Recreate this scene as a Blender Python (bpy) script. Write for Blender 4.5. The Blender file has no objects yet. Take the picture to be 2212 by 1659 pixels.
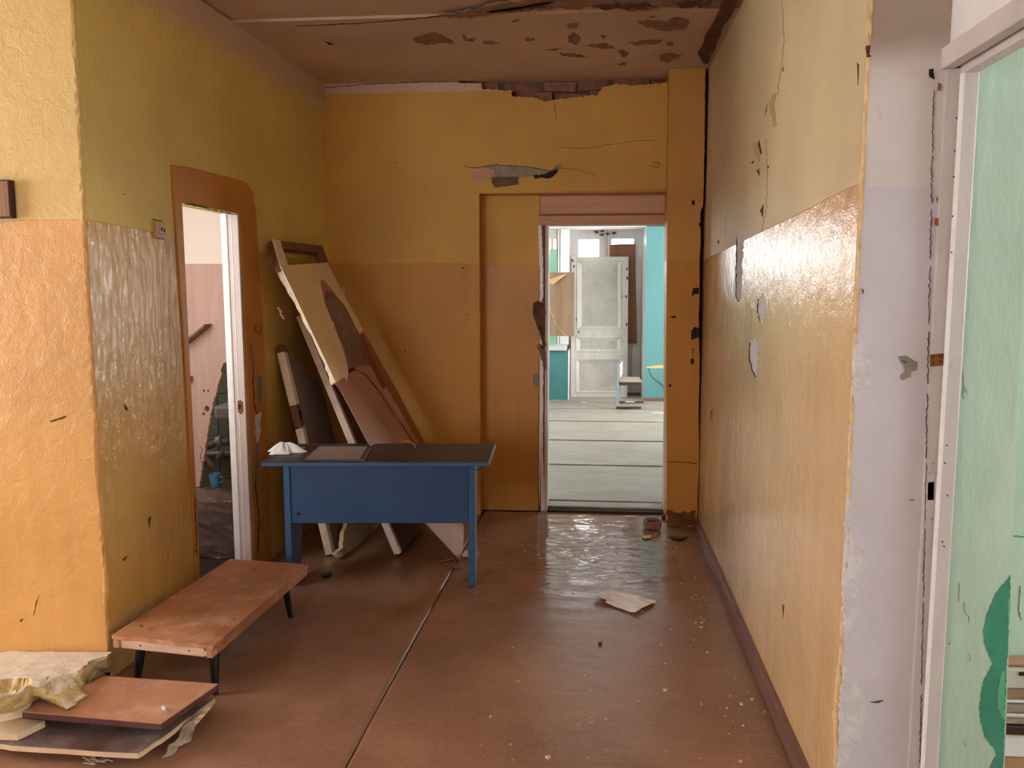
import bpy, bmesh, math, random
from mathutils import Vector as V, noise as NZ
from mathutils.geometry import tessellate_polygon
random.seed(7)
SC = bpy.context.scene
COL = SC.collection

# ------------------------------------------------------------------ camera
FPX, CAMH = 1790.0, 1.5
TH = math.atan((829.5-630)/FPX)
PS = math.atan((1265-1106)/FPX*math.cos(TH))
Fw = V((-math.sin(PS)*math.cos(TH), math.cos(PS)*math.cos(TH), -math.sin(TH)))
Rt = V((math.cos(PS), math.sin(PS), 0))
Up = Rt.cross(Fw)
CC = V((0, 0, CAMH))
cam = bpy.data.cameras.new('camera'); co = bpy.data.objects.new('camera', cam); COL.objects.link(co)
cam.sensor_width = 36; cam.lens = FPX/2212*36; cam.clip_start = .05
co.location = CC; co.rotation_euler = (math.pi/2-TH, 0, PS)
SC.camera = co

# ------------------------------------------------------------------ light
SC.view_settings.view_transform = 'Standard'; SC.view_settings.look = 'None'
SC.view_settings.gamma = 1; SC.view_settings.use_curve_mapping = False
SC.view_settings.exposure = 0.15
wd = bpy.data.worlds.new('sky'); SC.world = wd; wd.use_nodes = True
wd.node_tree.nodes['Background'].inputs[0].default_value = (.94, .975, 1, 1)
wd.node_tree.nodes['Background'].inputs[1].default_value = 11.0
def area(name, loc, target, sx, sy, power, col=(1, .96, .9)):
    l = bpy.data.lights.new(name, 'AREA'); l.shape = 'RECTANGLE'; l.size = sx; l.size_y = sy
    l.energy = power; l.color = col
    o = bpy.data.objects.new(name, l); COL.objects.link(o); o.location = loc
    o.rotation_euler = (V(target)-V(loc)).to_track_quat('-Z', 'Y').to_euler()
    return o
area('daylight_hall_window', (-2.9, -3.35, 1.55), (-2.2, 0, 1.45), 1.5, 1.5, 13, (.97, .985, 1))
area('daylight_hall_side_window', (-4.85, 1.9, 1.55), (0, 2.3, 1.35), 1.4, 1.5, 20, (.97, .985, 1))
area('daylight_green_room', (4.05, 1.2, 1.7), (0, 1.5, 1.5), 1.4, 1.5, 8, (.97, .985, 1))
area('washroom_fill', (-2.4, 3.4, 1.6), (-2.05, 4.5, 1.45), .6, 1.3, 14.5, (.97, .985, 1))  # fill lamp inside the room, placed to brighten reveal and partition; no window here
area('washroom_rear_fill', (-3.5, 5.2, 1.7), (-2.3, 5.3, .7), .5, .9, 7, (.97, .985, 1))  # fill lamp added to lift the basin behind the partition; no window here
area('daylight_far_side', (2.64, 9.5, 1.6), (0, 9.4, 1.0), 1.9, 1.9, 34, (.97, .985, 1))

# ------------------------------------------------------------------ pixel rays of the photograph turned into points on known planes
def ray(x, y): return Fw + Rt*((x-1106)/FPX) - Up*((y-829.5)/FPX)
def PL(x, y, p, n):
    d = ray(x, y); return CC + d*((V(p)-CC).dot(n)/d.dot(n))
def Zp(x, y, z=0.0): return PL(x, y, (0, 0, z), V((0, 0, 1)))
def Yp(x, y, v): return PL(x, y, (0, v, 0), V((0, 1, 0)))
def Xp(x, y, v): return PL(x, y, (v, 0, 0), V((1, 0, 0)))
LW0, LW1 = V((-1.83, 2.93, 0)), V((-1.705, 5.435, 0))
LU = (LW1-LW0).normalized(); LN = V((LU.y, -LU.x, 0))
def Lp(x, y): return PL(x, y, LW0, LN)
def lw(u, z, d=0.0): return LW0 + LU*u + LN*d + V((0, 0, z))
RW0, RW1 = V((.69, 2.2, 0)), V((.735, 5.435, 0))
RU = (RW1-RW0).normalized(); RN = V((-RU.y, RU.x, 0))
def Rp(x, y): return PL(x, y, RW0, RN)
def rw(u, z, d=0.0): return RW0 + RU*u + RN*d + V((0, 0, z))
YB, YR, HC = 5.435, 5.565, 2.84
LLEN = (LW1-LW0).length; RLEN = (RW1-RW0).length

# ------------------------------------------------------------------ materials
def s2l(c): return tuple((x/12.92 if x <= .04045 else ((x+.055)/1.055)**2.4) for x in [v/255 for v in c]) + (1,)
class NT:
    def __init__(s, name):
        s.m = bpy.data.materials.new(name); s.m.use_nodes = True
        s.t = s.m.node_tree; s.n = s.t.nodes; s.b = s.n['Principled BSDF']
        s.pos = s.n.new('ShaderNodeNewGeometry').outputs['Position']
    def put(s, sock, v):
        if v is None: return
        if hasattr(v, 'is_output'): s.t.links.new(v, sock)
        else: sock.default_value = v
    def math(s, op, a, b=None, c=None, clamp=False):
        n = s.n.new('ShaderNodeMath'); n.operation = op; n.use_clamp = clamp
        for i, v in enumerate((a, b, c)): s.put(n.inputs[i], v)
        return n.outputs[0]
    def scale(s, vec, sc, loc=(0, 0, 0)):
        n = s.n.new('ShaderNodeMapping'); s.put(n.inputs['Vector'], vec)
        n.inputs['Scale'].default_value = sc; n.inputs['Location'].default_value = loc; return n.outputs[0]
    def noise(s, sc, detail=4, rough=.55, vec=None, dist=0.0, loc=(0, 0, 0)):
        n = s.n.new('ShaderNodeTexNoise')
        v = s.pos if vec is None else vec
        if not isinstance(sc, tuple): sc = (sc,)*3
        s.put(n.inputs['Vector'], s.scale(v, sc, loc)); n.inputs['Scale'].default_value = 1
        n.inputs['Detail'].default_value = detail; n.inputs['Roughness'].default_value = rough; n.inputs['Distortion'].default_value = dist
        return n.outputs[0]
    def ramp(s, f, lo, hi):
        n = s.n.new('ShaderNodeMapRange'); n.interpolation_type = 'SMOOTHSTEP'; s.put(n.inputs[0], f)
        n.inputs[1].default_value = lo; n.inputs[2].default_value = hi; return n.outputs[0]
    def mix(s, f, a, b, mode='MIX'):
        n = s.n.new('ShaderNodeMix'); n.data_type = 'RGBA'; n.blend_type = mode
        s.put(n.inputs[0], f); s.put(n.inputs[6], a); s.put(n.inputs[7], b); return n.outputs[2]
    def fmix(s, f, a, b):
        n = s.n.new('ShaderNodeMix'); n.data_type = 'FLOAT'
        s.put(n.inputs[0], f); s.put(n.inputs[2], a); s.put(n.inputs[3], b); return n.outputs[0]
    def sep(s):
        n = s.n.new('ShaderNodeSeparateXYZ'); s.put(n.inputs[0], s.pos); return n.outputs
    def bump(s, h, dist=.01, strength=1.0, prev=None):
        n = s.n.new('ShaderNodeBump'); n.inputs['Distance'].default_value = dist; n.inputs['Strength'].default_value = strength
        s.put(n.inputs['Height'], h); s.put(n.inputs['Normal'], prev); return n.outputs[0]
    def out(s, col=None, rough=None, normal=None, spec=None, metal=None, coat=None):
        s.put(s.b.inputs['Base Color'], col); s.put(s.b.inputs['Roughness'], rough); s.put(s.b.inputs['Normal'], normal)
        s.put(s.b.inputs['Specular IOR Level'], spec); s.put(s.b.inputs['Metallic'], metal)
        if coat is not None: s.put(s.b.inputs['Coat Weight'], coat); s.b.inputs['Coat Roughness'].default_value = .12
        return s.m
def dim(c, k): return (c[0]*k, c[1]*k, c[2]*k, 1)

def simple(name, rgb, rough=.6, var=.18, sc=6, bump=.003, bsc=45, dirt=.25, stretch=(1, 1, 1), spec=.4, metal=0):
    k = NT(name); c = s2l(rgb)
    n1 = k.noise(tuple(sc*q for q in stretch), 5); n2 = k.noise(tuple(bsc*q for q in stretch), 3)
    n3 = k.noise(tuple(sc*3.1*q for q in stretch), 6, .65, loc=(3, 7, 1))
    col = k.mix(k.ramp(n1, .3, .7), dim(c, 1-var), dim(c, 1+var*.6))
    col = k.mix(k.math('MULTIPLY', k.ramp(n3, .58, .74), dirt), col, dim(c, .35))
    return k.out(col, k.math('ADD', rough-.08, k.math('MULTIPLY', n1, .16)), k.bump(n2, bump), spec, metal)

def wood(name, rgb, rough=.55, axis=0, grain=.5, dirt=.3, bump=.002):
    k = NT(name); c = s2l(rgb)
    st = [60, 60, 60]; st[axis] = 3.0
    g = k.noise(tuple(st), 5, .6, dist=.3); st2 = [9, 9, 9]; st2[axis] = 1.0
    g2 = k.noise(tuple(st2), 3, loc=(1, 2, 3)); d = k.noise(14, 6, .7)
    col = k.mix(k.ramp(g, .25, .75), dim(c, 1-grain*.5), dim(c, 1+grain*.25))
    col = k.mix(k.ramp(g2, .35, .7), col, k.mix(1.0, col, (.86, .8, .76, 1), 'MULTIPLY'))
    col = k.mix(k.math('MULTIPLY', k.ramp(d, .56, .75), dirt), col, dim(c, .4))
    return k.out(col, k.math('ADD', rough-.1, k.math('MULTIPLY', d, .2)), k.bump(g, bump), .35)

def worn(name, rgb, dust, dark, rough=.5):
    k = NT(name); c = s2l(rgb)
    n = k.noise(3.2, 6, .65); d = k.noise(7, 7, .72, loc=(4, 2, 1)); sc = k.noise((5, 60, 30), 4, .6, dist=.5, loc=(2, 2, 2)); f = k.noise(170, 3, .7); st = k.noise(5, 4, .6, loc=(9, 9, 3))
    col = k.mix(k.ramp(n, .3, .7), dim(c, .8), dim(c, 1.15))
    col = k.mix(k.math('MULTIPLY', k.ramp(d, .48, .72), .6), col, s2l(dust))
    col = k.mix(k.math('MULTIPLY', k.ramp(st, .60, .70), .55), col, s2l(dark))
    col = k.mix(k.math('MULTIPLY', k.ramp(sc, .62, .72), .35), col, s2l(dust))
    col = k.mix(k.math('MULTIPLY', k.ramp(f, .5, .75), .3), col, dim(c, .55))
    return k.out(col, k.math('ADD', rough, k.math('MULTIPLY', n, .2)), k.bump(k.math('ADD', k.math('MULTIPLY', f, .5), k.math('MULTIPLY', d, 1.5)), .002), .4)
UP = (206, 174, 108); LO = (204, 150, 82); CEILC = (206, 176, 152)
def wall_paint(name, up=UP, lo=LO, line=(1.79, -.018), jag=.006, top=(HC-.075, .02), glossy=.3, und=.004, streak=.0015, fine=.0006, drip=0.0, topcol=CEILC, axis='y', upvar=.12, topx=None, mid=.0015, spec=.45):
    k = NT(name); x, y, z = k.sep()
    along = y if axis == 'y' else x
    ln = k.math('ADD', line[0], k.math('MULTIPLY', along, line[1]))
    wob = k.math('MULTIPLY', k.math('SUBTRACT', k.noise(7, 4), .5), jag*2)
    mask = k.ramp(k.math('SUBTRACT', k.math('ADD', z, wob), ln), -.002, .002)
    big = k.noise(1.6, 4, .6); st = k.noise((14, 14, .9), 4, .6, loc=(2, 0, 5)); sp = k.noise(70, 3)
    cu, cl = s2l(up), s2l(lo)
    colu = k.mix(k.ramp(big, .3, .7), dim(cu, 1-upvar), dim(cu, 1+upvar*.5))
    coll = k.mix(k.ramp(big, .3, .7), dim(cl, .9), dim(cl, 1.08))
    coll = k.mix(k.math('MULTIPLY', k.ramp(st, .5, .75), .35), coll, (cl[0]*1.12, cl[1]*1.2, cl[2]*1.5, 1))
    coll = k.mix(k.math('MULTIPLY', k.ramp(st, .5, .28), .25), coll, dim(cl, .78))
    dirt = k.noise(11, 7, .72, loc=(9, 1, 4))
    coll = k.mix(k.math('MULTIPLY', k.ramp(dirt, .63, .76), .35), coll, dim(cl, .4))
    col = k.mix(mask, coll, colu)
    tm = k.ramp(k.math('ADD', z, wob), top[0]-top[1], top[0]+top[1])
    if topx is not None: tm = k.math('MULTIPLY', tm, k.ramp(x, topx, topx-.1))
    col = k.mix(tm, col, s2l(topcol))
    rough = k.fmix(mask, k.math('ADD', glossy-.06, k.math('MULTIPLY', big, .14)), .62)
    h = k.math('MULTIPLY', k.noise(4.5, 3, .5, loc=(4, 4, 4)), und)
    h = k.math('ADD', h, k.math('MULTIPLY', k.noise((30, 30, 11), 5, .62, dist=1.4), streak))
    h = k.math('ADD', h, k.math('MULTIPLY', k.noise(17, 6, .62, dist=.4, loc=(7, 7, 7)), mid))
    h = k.math('ADD', h, k.math('MULTIPLY', k.noise(130, 2), fine))
    h = k.math('ADD', h, k.math('MULTIPLY', mask, -.0012))
    nrm = k.bump(h, 1.0)
    return k.out(col, rough, nrm, spec)

M = {}
M['wall_left'] = wall_paint('yellow_wall_left', (220, 196, 108), (208, 166, 86), line=(1.858, -.0322), und=.006, streak=.0052, glossy=.2, mid=.003, spec=.75, top=(HC-.16, .10))
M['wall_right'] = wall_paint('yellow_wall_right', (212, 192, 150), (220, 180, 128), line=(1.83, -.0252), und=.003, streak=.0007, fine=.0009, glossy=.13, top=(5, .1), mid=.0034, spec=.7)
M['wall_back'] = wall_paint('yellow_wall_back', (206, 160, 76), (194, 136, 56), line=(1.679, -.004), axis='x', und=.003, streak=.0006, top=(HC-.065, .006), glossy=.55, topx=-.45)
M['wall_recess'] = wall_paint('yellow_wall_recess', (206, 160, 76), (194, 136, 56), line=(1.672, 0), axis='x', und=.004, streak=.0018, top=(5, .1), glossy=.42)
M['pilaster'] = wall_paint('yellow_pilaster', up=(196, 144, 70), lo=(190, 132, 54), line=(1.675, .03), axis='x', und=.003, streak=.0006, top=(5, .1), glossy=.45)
M['wall_near'] = wall_paint('yellow_wall_near', line=(1.761, 0), axis='x', und=.005, streak=.001, fine=.0014, top=(5, .1), glossy=.42, upvar=.06, mid=.0065)
M['ochre'] = simple('ochre_plaster_band', (190, 128, 58), .42, .12, 5, .002, 30, .2)
def ceiling_mat():
    k = NT('ceiling_whitewash'); c = s2l(CEILC)
    n = k.noise(1.3, 5, .6); d = k.noise(9, 7, .7, loc=(5, 0, 0)); f = k.noise(60, 3)
    col = k.mix(k.ramp(n, .3, .7), dim(c, .86), dim(c, 1.08))
    col = k.mix(k.math('MULTIPLY', k.ramp(d, .62, .74), .5), col, s2l((110, 84, 66)))
    return k.out(col, .85, k.bump(k.math('ADD', k.math('MULTIPLY', f, .0008), k.math('MULTIPLY', k.noise(5, 3), .004)), 1.0), .2)
M['ceiling'] = ceiling_mat()
M['bare_ceiling'] = simple('bare_ceiling_plaster', (146, 112, 90), .9, .3, 18, .006, 60, .5)
M['dark_damage'] = simple('wet_dark_plaster', (98, 68, 54), .9, .4, 16, .012, 45, .6)
M['crack'] = simple('crack_dirt', (48, 34, 24), .95, .3, 20, .002, 60, .2)
M['barescuff'] = simple('scuffed_paint', (112, 72, 34), .8, .4, 20, .003, 50, .5)
M['joint'] = simple('dusty_joint_gap', (86, 74, 72), .9, .5, 30, .003, 50, .6)
M['chip'] = simple('worn_chip', (92, 62, 36), .9, .3, 20, .002, 60, .2)
M['brick'] = simple('old_red_brick', (150, 104, 84), .9, .3, 14, .008, 55, .45)
M['mortar'] = simple('old_mortar', (112, 88, 70), .95, .25, 14, .008, 60, .5)
M['bare_plaster'] = simple('bare_white_plaster', (214, 208, 210), .85, .12, 22, .004, 60, .18)
M['grey_plaster'] = simple('grey_undercoat', (150, 140, 125), .85, .2, 18, .006, 50, .35)
M['under_green'] = simple('old_green_coat', (112, 122, 96), .7, .2, 18, .003, 50, .3)
def return_mat():
    k = NT('whitewashed_return'); x, y, z = k.sep()
    n = k.noise(3, 5, .6); f = k.noise(90, 3); d = k.noise((9, 9, 6), 7, .7, loc=(8, 2, 1))
    up, lo = s2l((220, 212, 212)), s2l((212, 205, 214))
    wob = k.math('MULTIPLY', k.math('SUBTRACT', k.noise(9, 3), .5), .03)
    m = k.ramp(k.math('ADD', z, wob), 1.762, 1.767)
    col = k.mix(m, lo, up)
    col = k.mix(k.ramp(n, .35, .7), k.mix(1, col, (.93, .92, .9, 1), 'MULTIPLY'), col)
    darker_area = k.ramp(k.math('ADD', z, k.math('MULTIPLY', n, .12)), 2.09, 2.2)  # wall tone turns darker towards the top, above door height
    col = k.mix(k.math('MULTIPLY', darker_area, .75), col, s2l((150, 132, 112)))
    col = k.mix(k.math('MULTIPLY', k.ramp(d, .62, .76), .4), col, s2l((130, 122, 118)))
    h = k.math('ADD', k.math('MULTIPLY', f, .0006), k.math('MULTIPLY', k.noise(12, 5), .003))
    return k.out(col, .75, k.bump(h, 1.0), .3)
M['return'] = return_mat()
M['white_paint'] = simple('chipped_white_paint', (204, 196, 193), .4, .06, 8, .002, 40, .25, (1, 1, .35))
M['old_white'] = simple('old_white_paint', (192, 185, 174), .5, .1, 10, .003, 30, .4, (1, 1, .5))
M['panel_grey'] = simple('flaking_grey_white_panel', (176, 168, 158), .6, .12, 5, .004, 40, .5)
M['white_bright'] = simple('fresh_white_paint', (240, 234, 232), .35, .05, 12, .004, 30, .12)
M['grey_white'] = simple('dirty_white_paint', (184, 174, 160), .6, .14, 7, .004, 40, .45)
M['pink_white'] = simple('pinkish_white_paint', (208, 188, 178), .4, .08, 9, .002, 40, .25, (1, 1, .3))
M['header'] = wood('painted_brown_header', (206, 160, 124), .4, 0, .25, .25)
M['bare_wood'] = wood('splintered_wood', (120, 78, 50), .75, 2, .6, .4, .006)
M['green'] = simple('pale_green_wall', (178, 200, 182), .55, .1, 4, .003, 30, .14, (1, 1, .4))
M['green_dark'] = simple('dark_green_painted_motif', (60, 138, 112), .55, .12, 12, .002, 40, .12)
M['green_mid'] = simple('mid_green_painted_motif', (92, 170, 126), .55, .12, 12, .002, 40, .12)
M['teal'] = simple('turquoise_wall', (92, 140, 138), .55, .06, 4, .003, 25, .1, (1, 1, .5))
M['teal_dark'] = simple('turquoise_parapet', (72, 128, 126), .55, .08, 4, .003, 25, .15)
M['far_white'] = simple('far_white_wall', (226, 224, 220), .7, .06, 4, .003, 25, .12)
M['pale_green_board'] = simple('pale_green_board', (140, 184, 150), .5, .1, 5, .002, 25, .12)
M['floorboard'] = None
def floorboards():
    k = NT('worn_grey_floorboard'); c = s2l((172, 162, 150))
    g = k.noise((5, 75, 60), 5, .6, dist=.3); n = k.noise((1.8, 3.5, 2), 5, .6); d = k.noise((18, 30, 20), 6, .7, loc=(1, 5, 2))
    col = k.mix(k.ramp(g, .3, .7), dim(c, .78), dim(c, 1.1))
    col = k.mix(k.ramp(n, .35, .7), k.mix(1, col, (.82, .78, .72, 1), 'MULTIPLY'), col)
    col = k.mix(k.math('MULTIPLY', k.ramp(d, .6, .75), .5), col, dim(c, .4))
    return k.out(col, k.math('ADD', .38, k.math('MULTIPLY', n, .25)), k.bump(g, .004), .4)
M['floorboard'] = floorboards()
def hall_floor():
    k = NT('brown_painted_hardboard'); x, y, z = k.sep()
    f = k.noise(150, 3, .7); n = k.noise(2.2, 5, .6); d = k.noise(9, 7, .72, loc=(2, 2, 0)); w = k.noise((3.5, 26, 1), 5, .65, loc=(1, 9, 0))
    c = s2l((128, 94, 74))
    col = k.mix(k.ramp(n, .3, .7), s2l((130, 92, 70)), s2l((156, 116, 92)))
    col = k.mix(k.math('MULTIPLY', k.ramp(f, .42, .68), .55), col, s2l((178, 138, 108)))
    col = k.mix(k.math('MULTIPLY', k.ramp(d, .5, .8), .4), col, s2l((82, 54, 40)))
    col = k.mix(k.math('MULTIPLY', k.ramp(k.noise(110, 3, .7, loc=(3, 1, 0)), .58, .72), .5), col, s2l((74, 48, 36)))
    col = k.mix(k.math('MULTIPLY', k.ramp(k.noise(28, 5, .7, loc=(6, 1, 0)), .60, .74), .4), col, s2l((84, 52, 38)))
    sp = k.noise(46, 2, .5, loc=(1, 4, 0)); col = k.mix(k.math('MULTIPLY', k.ramp(sp, .72, .76), .6), col, s2l((206, 176, 146)))
    worn = k.math('MULTIPLY', k.ramp(w, .60, .72), k.ramp(k.noise(1.4, 3, loc=(7, 3, 0)), .45, .62))
    col = k.mix(k.math('MULTIPLY', worn, .45), col, s2l((188, 156, 116)))
    gz = k.math('MULTIPLY', k.ramp(y, 3.6, 4.3), k.math('MULTIPLY', k.ramp(x, -.75, -.3), k.ramp(x, .62, .3)))
    rough = k.math('ADD', k.fmix(gz, .3, .05), k.math('MULTIPLY', k.ramp(n, .25, .75), .06))
    h = k.math('ADD', k.math('MULTIPLY', f, k.fmix(gz, .0006, .00002)), k.math('MULTIPLY', k.noise((9, 22, 9), 3, .5), k.fmix(gz, .002, .0004)))
    wr = k.noise((4.5, 15, 1), 3, .5, dist=.7, loc=(0, 2, 0)); rid = k.math('ABSOLUTE', k.math('SUBTRACT', wr, .5))
    h = k.math('ADD', h, k.math('MULTIPLY', k.math('MULTIPLY', k.ramp(rid, .12, .0), .0011), k.math('MULTIPLY', gz, k.ramp(y, 5.3, 5.0))))
    h = k.math('ADD', h, k.math('MULTIPLY', k.noise((12, 26, 1), 2, .5, loc=(3, 3, 0)), k.math('MULTIPLY', gz, .0013)))
    return k.out(col, rough, k.bump(h, 1.0), .6)
M['floor'] = hall_floor()
M['baseboard'] = wood('brown_baseboard_paint', (122, 84, 72), .5, 1, .3, .4, .003)
M['blue'] = simple('navy_blue_paint', (38, 76, 120), .42, .1, 3, .0012, 60, .12)
M['blue_edge'] = simple('blue_edge_paint', (48, 92, 134), .42, .12, 8, .002, 40, .2)
def desktop():
    k = NT('worn_dark_desktop')
    n = k.noise((5, 22, 5), 5, .65); n2 = k.noise(3, 4, .6); f = k.noise((12, 140, 20), 3)
    col = k.mix(k.ramp(n, .35, .68), s2l((36, 32, 34)), s2l((86, 72, 66)))
    col = k.mix(k.math('MULTIPLY', k.ramp(n2, .5, .7), .6), col, s2l((62, 74, 84)))
    return k.out(col, k.math('ADD', .3, k.math('MULTIPLY', n, .3)), k.bump(f, .002), .5)
M['desktop'] = desktop()
M['bench_top'] = worn('worn_board_top', (176, 122, 84), (214, 172, 140), (104, 66, 46), .42)
M['raw_wood'] = wood('raw_pale_wood', (206, 168, 140), .7, 0, .35, .25)
M['black_leg'] = simple('black_lacquer', (20, 17, 18), .35, .2, 10, .001, 30, .1)
M['pile_board'] = worn('brown_fibreboard', (176, 128, 98), (214, 176, 146), (122, 72, 48), .48)
M['maroon_edge'] = simple('maroon_board_edge', (92, 58, 54), .5, .2, 12, .002, 40, .3)
M['laminate'] = worn('dirty_grey_laminate', (108, 88, 80), (164, 152, 158), (66, 46, 36), .26)
M['pale_board'] = simple('pale_board', (214, 186, 150), .7, .12, 8, .003, 40, .25)
M['chunk'] = simple('crumbly_yellow_plaster', (206, 180, 122), .95, .16, 12, .012, 34, .25)
M['chunk_top'] = simple('plaster_skim_face', (216, 206, 188), .9, .1, 16, .004, 40, .2)
M['scrap'] = simple('grey_torn_lining', (164, 150, 130), .85, .2, 14, .004, 30, .4)
M['cream_skin'] = simple('cream_door_skin', (238, 214, 170), .5, .07, 3, .001, 30, .1)
M['cream_edge'] = simple('cream_chipped_edge', (240, 220, 196), .6, .12, 18, .004, 40, .4)
M['hardboard'] = simple('pinkish_hardboard', (176, 128, 104), .65, .12, 5, .002, 80, .2)
M['core'] = wood('torn_paper_core', (150, 118, 98), .9, 2, .5, .4, .004)
M['rail_wood'] = wood('dusty_red_brown_wood', (128, 86, 72), .65, 2, .4, .35)
M['lath'] = wood('orange_brown_lath', (158, 98, 58), .6, 2, .4, .3)
M['lilac_face'] = simple('grey_lilac_board', (150, 128, 118), .6, .15, 5, .002, 40, .3)
M['dusty_face'] = simple('dusty_dark_board', (118, 96, 80), .7, .2, 5, .002, 40, .3)
M['paper'] = simple('white_paper', (252, 252, 255), .4, .05, 9, .002, 20, .1)
M['cloth'] = simple('white_rag', (230, 226, 224), .8, .06, 14, .002, 60, .1)
M['mat'] = simple('grey_ribbed_plastic', (84, 74, 72), .45, .15, 16, .001, 60, .35)
M['peel'] = simple('orange_bark_strip', (196, 134, 60), .6, .2, 30, .003, 60, .3)
M['cream_wall'] = simple('washroom_cream_wall', (240, 222, 208), .7, .04, 3, .002, 30, .06)
def partition_mat():
    k = NT('pink_cream_partition'); x, y, z = k.sep()
    n = k.noise(3, 5, .6); m = k.ramp(k.math('ADD', z, k.math('MULTIPLY', n, .004)), 1.662, 1.665)
    p = s2l((200, 162, 146)); c = s2l((240, 222, 208))
    st = k.noise((22, 22, 2), 4, .6)
    pk = k.mix(k.ramp(st, .3, .75), dim(p, .93), dim(p, 1.07))
    return k.out(k.mix(m, pk, c), .5, k.bump(k.noise(60, 3), .002), .4)
M['partition'] = partition_mat()
M['tile'] = simple('grey_green_tile', (150, 156, 138), .3, .08, 4, .001, 20, .15)
M['porcelain'] = simple('white_porcelain', (214, 222, 226), .15, .04, 6, .0005, 20, .1)
M['pipe'] = simple('grey_plastic_pipe', (150, 132, 126), .45, .15, 14, .001, 30, .3)
M['cup'] = simple('blue_plastic', (72, 120, 156), .4, .12, 18, .002, 40, .2)
M['plastic'] = simple('dusty_brown_plastic_sheet', (104, 84, 76), .22, .22, 9, .006, 16, .35)
M['darkfloor'] = simple('dark_floor', (58, 46, 40), .7, .2, 6, .003, 40, .3)
M['rust'] = simple('rusty_steel', (140, 84, 48), .75, .25, 60, .002, 120, .4, metal=.2)
M['hole'] = simple('dark_hole_lining', (28, 20, 17), .9, .2, 20, .001, 40, .1)
M['switch'] = simple('ivory_socket', (184, 160, 112), .45, .08, 16, .001, 50, .2)
M['bead'] = simple('yellowed_plaster_bead', (218, 186, 132), .5, .2, 25, .004, 60, .3)
M['oak'] = wood('dark_varnished_oak', (142, 98, 64), .45, 2, .5, .3)
M['dark_wood'] = wood('dark_brown_wood', (62, 40, 30), .5, 2, .4, .3)
M['brown_ply'] = wood('brown_plywood', (152, 124, 96), .55, 2, .3, .15)
M['nail_board'] = wood('red_brown_board', (132, 88, 62), .6, 2, .35, .25)
M['veneer'] = wood('peeled_veneer', (212, 176, 116), .5, 0, .2, .1)
M['chair_paint'] = simple('blue_grey_steel', (150, 162, 168), .35, .15, 30, .001, 60, .3, spec=.6)
M['chair_dark'] = simple('rusted_runner', (76, 58, 46), .6, .3, 30, .002, 60, .3)
M['seat'] = wood('grey_weathered_ply', (164, 150, 138), .6, 0, .3, .3)
M['outer_orange'] = simple('orange_outer_render', (226, 176, 132), .8, .1, 6, .003, 30, .1)
M['hall_floor_far'] = M['darkfloor']
k = NT('window_glass'); gl = k.n.new('ShaderNodeBsdfGlossy'); gl.inputs['Roughness'].default_value = .03
tr = k.n.new('ShaderNodeBsdfTransparent'); mx = k.n.new('ShaderNodeMixShader'); fr = k.n.new('ShaderNodeFresnel'); fr.inputs[0].default_value = 1.45
k.t.links.new(fr.outputs[0], mx.inputs[0]); k.t.links.new(tr.outputs[0], mx.inputs[1]); k.t.links.new(gl.outputs[0], mx.inputs[2])
k.t.links.new(mx.outputs[0], k.n['Material Output'].inputs[0]); M['glass'] = k.m

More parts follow.
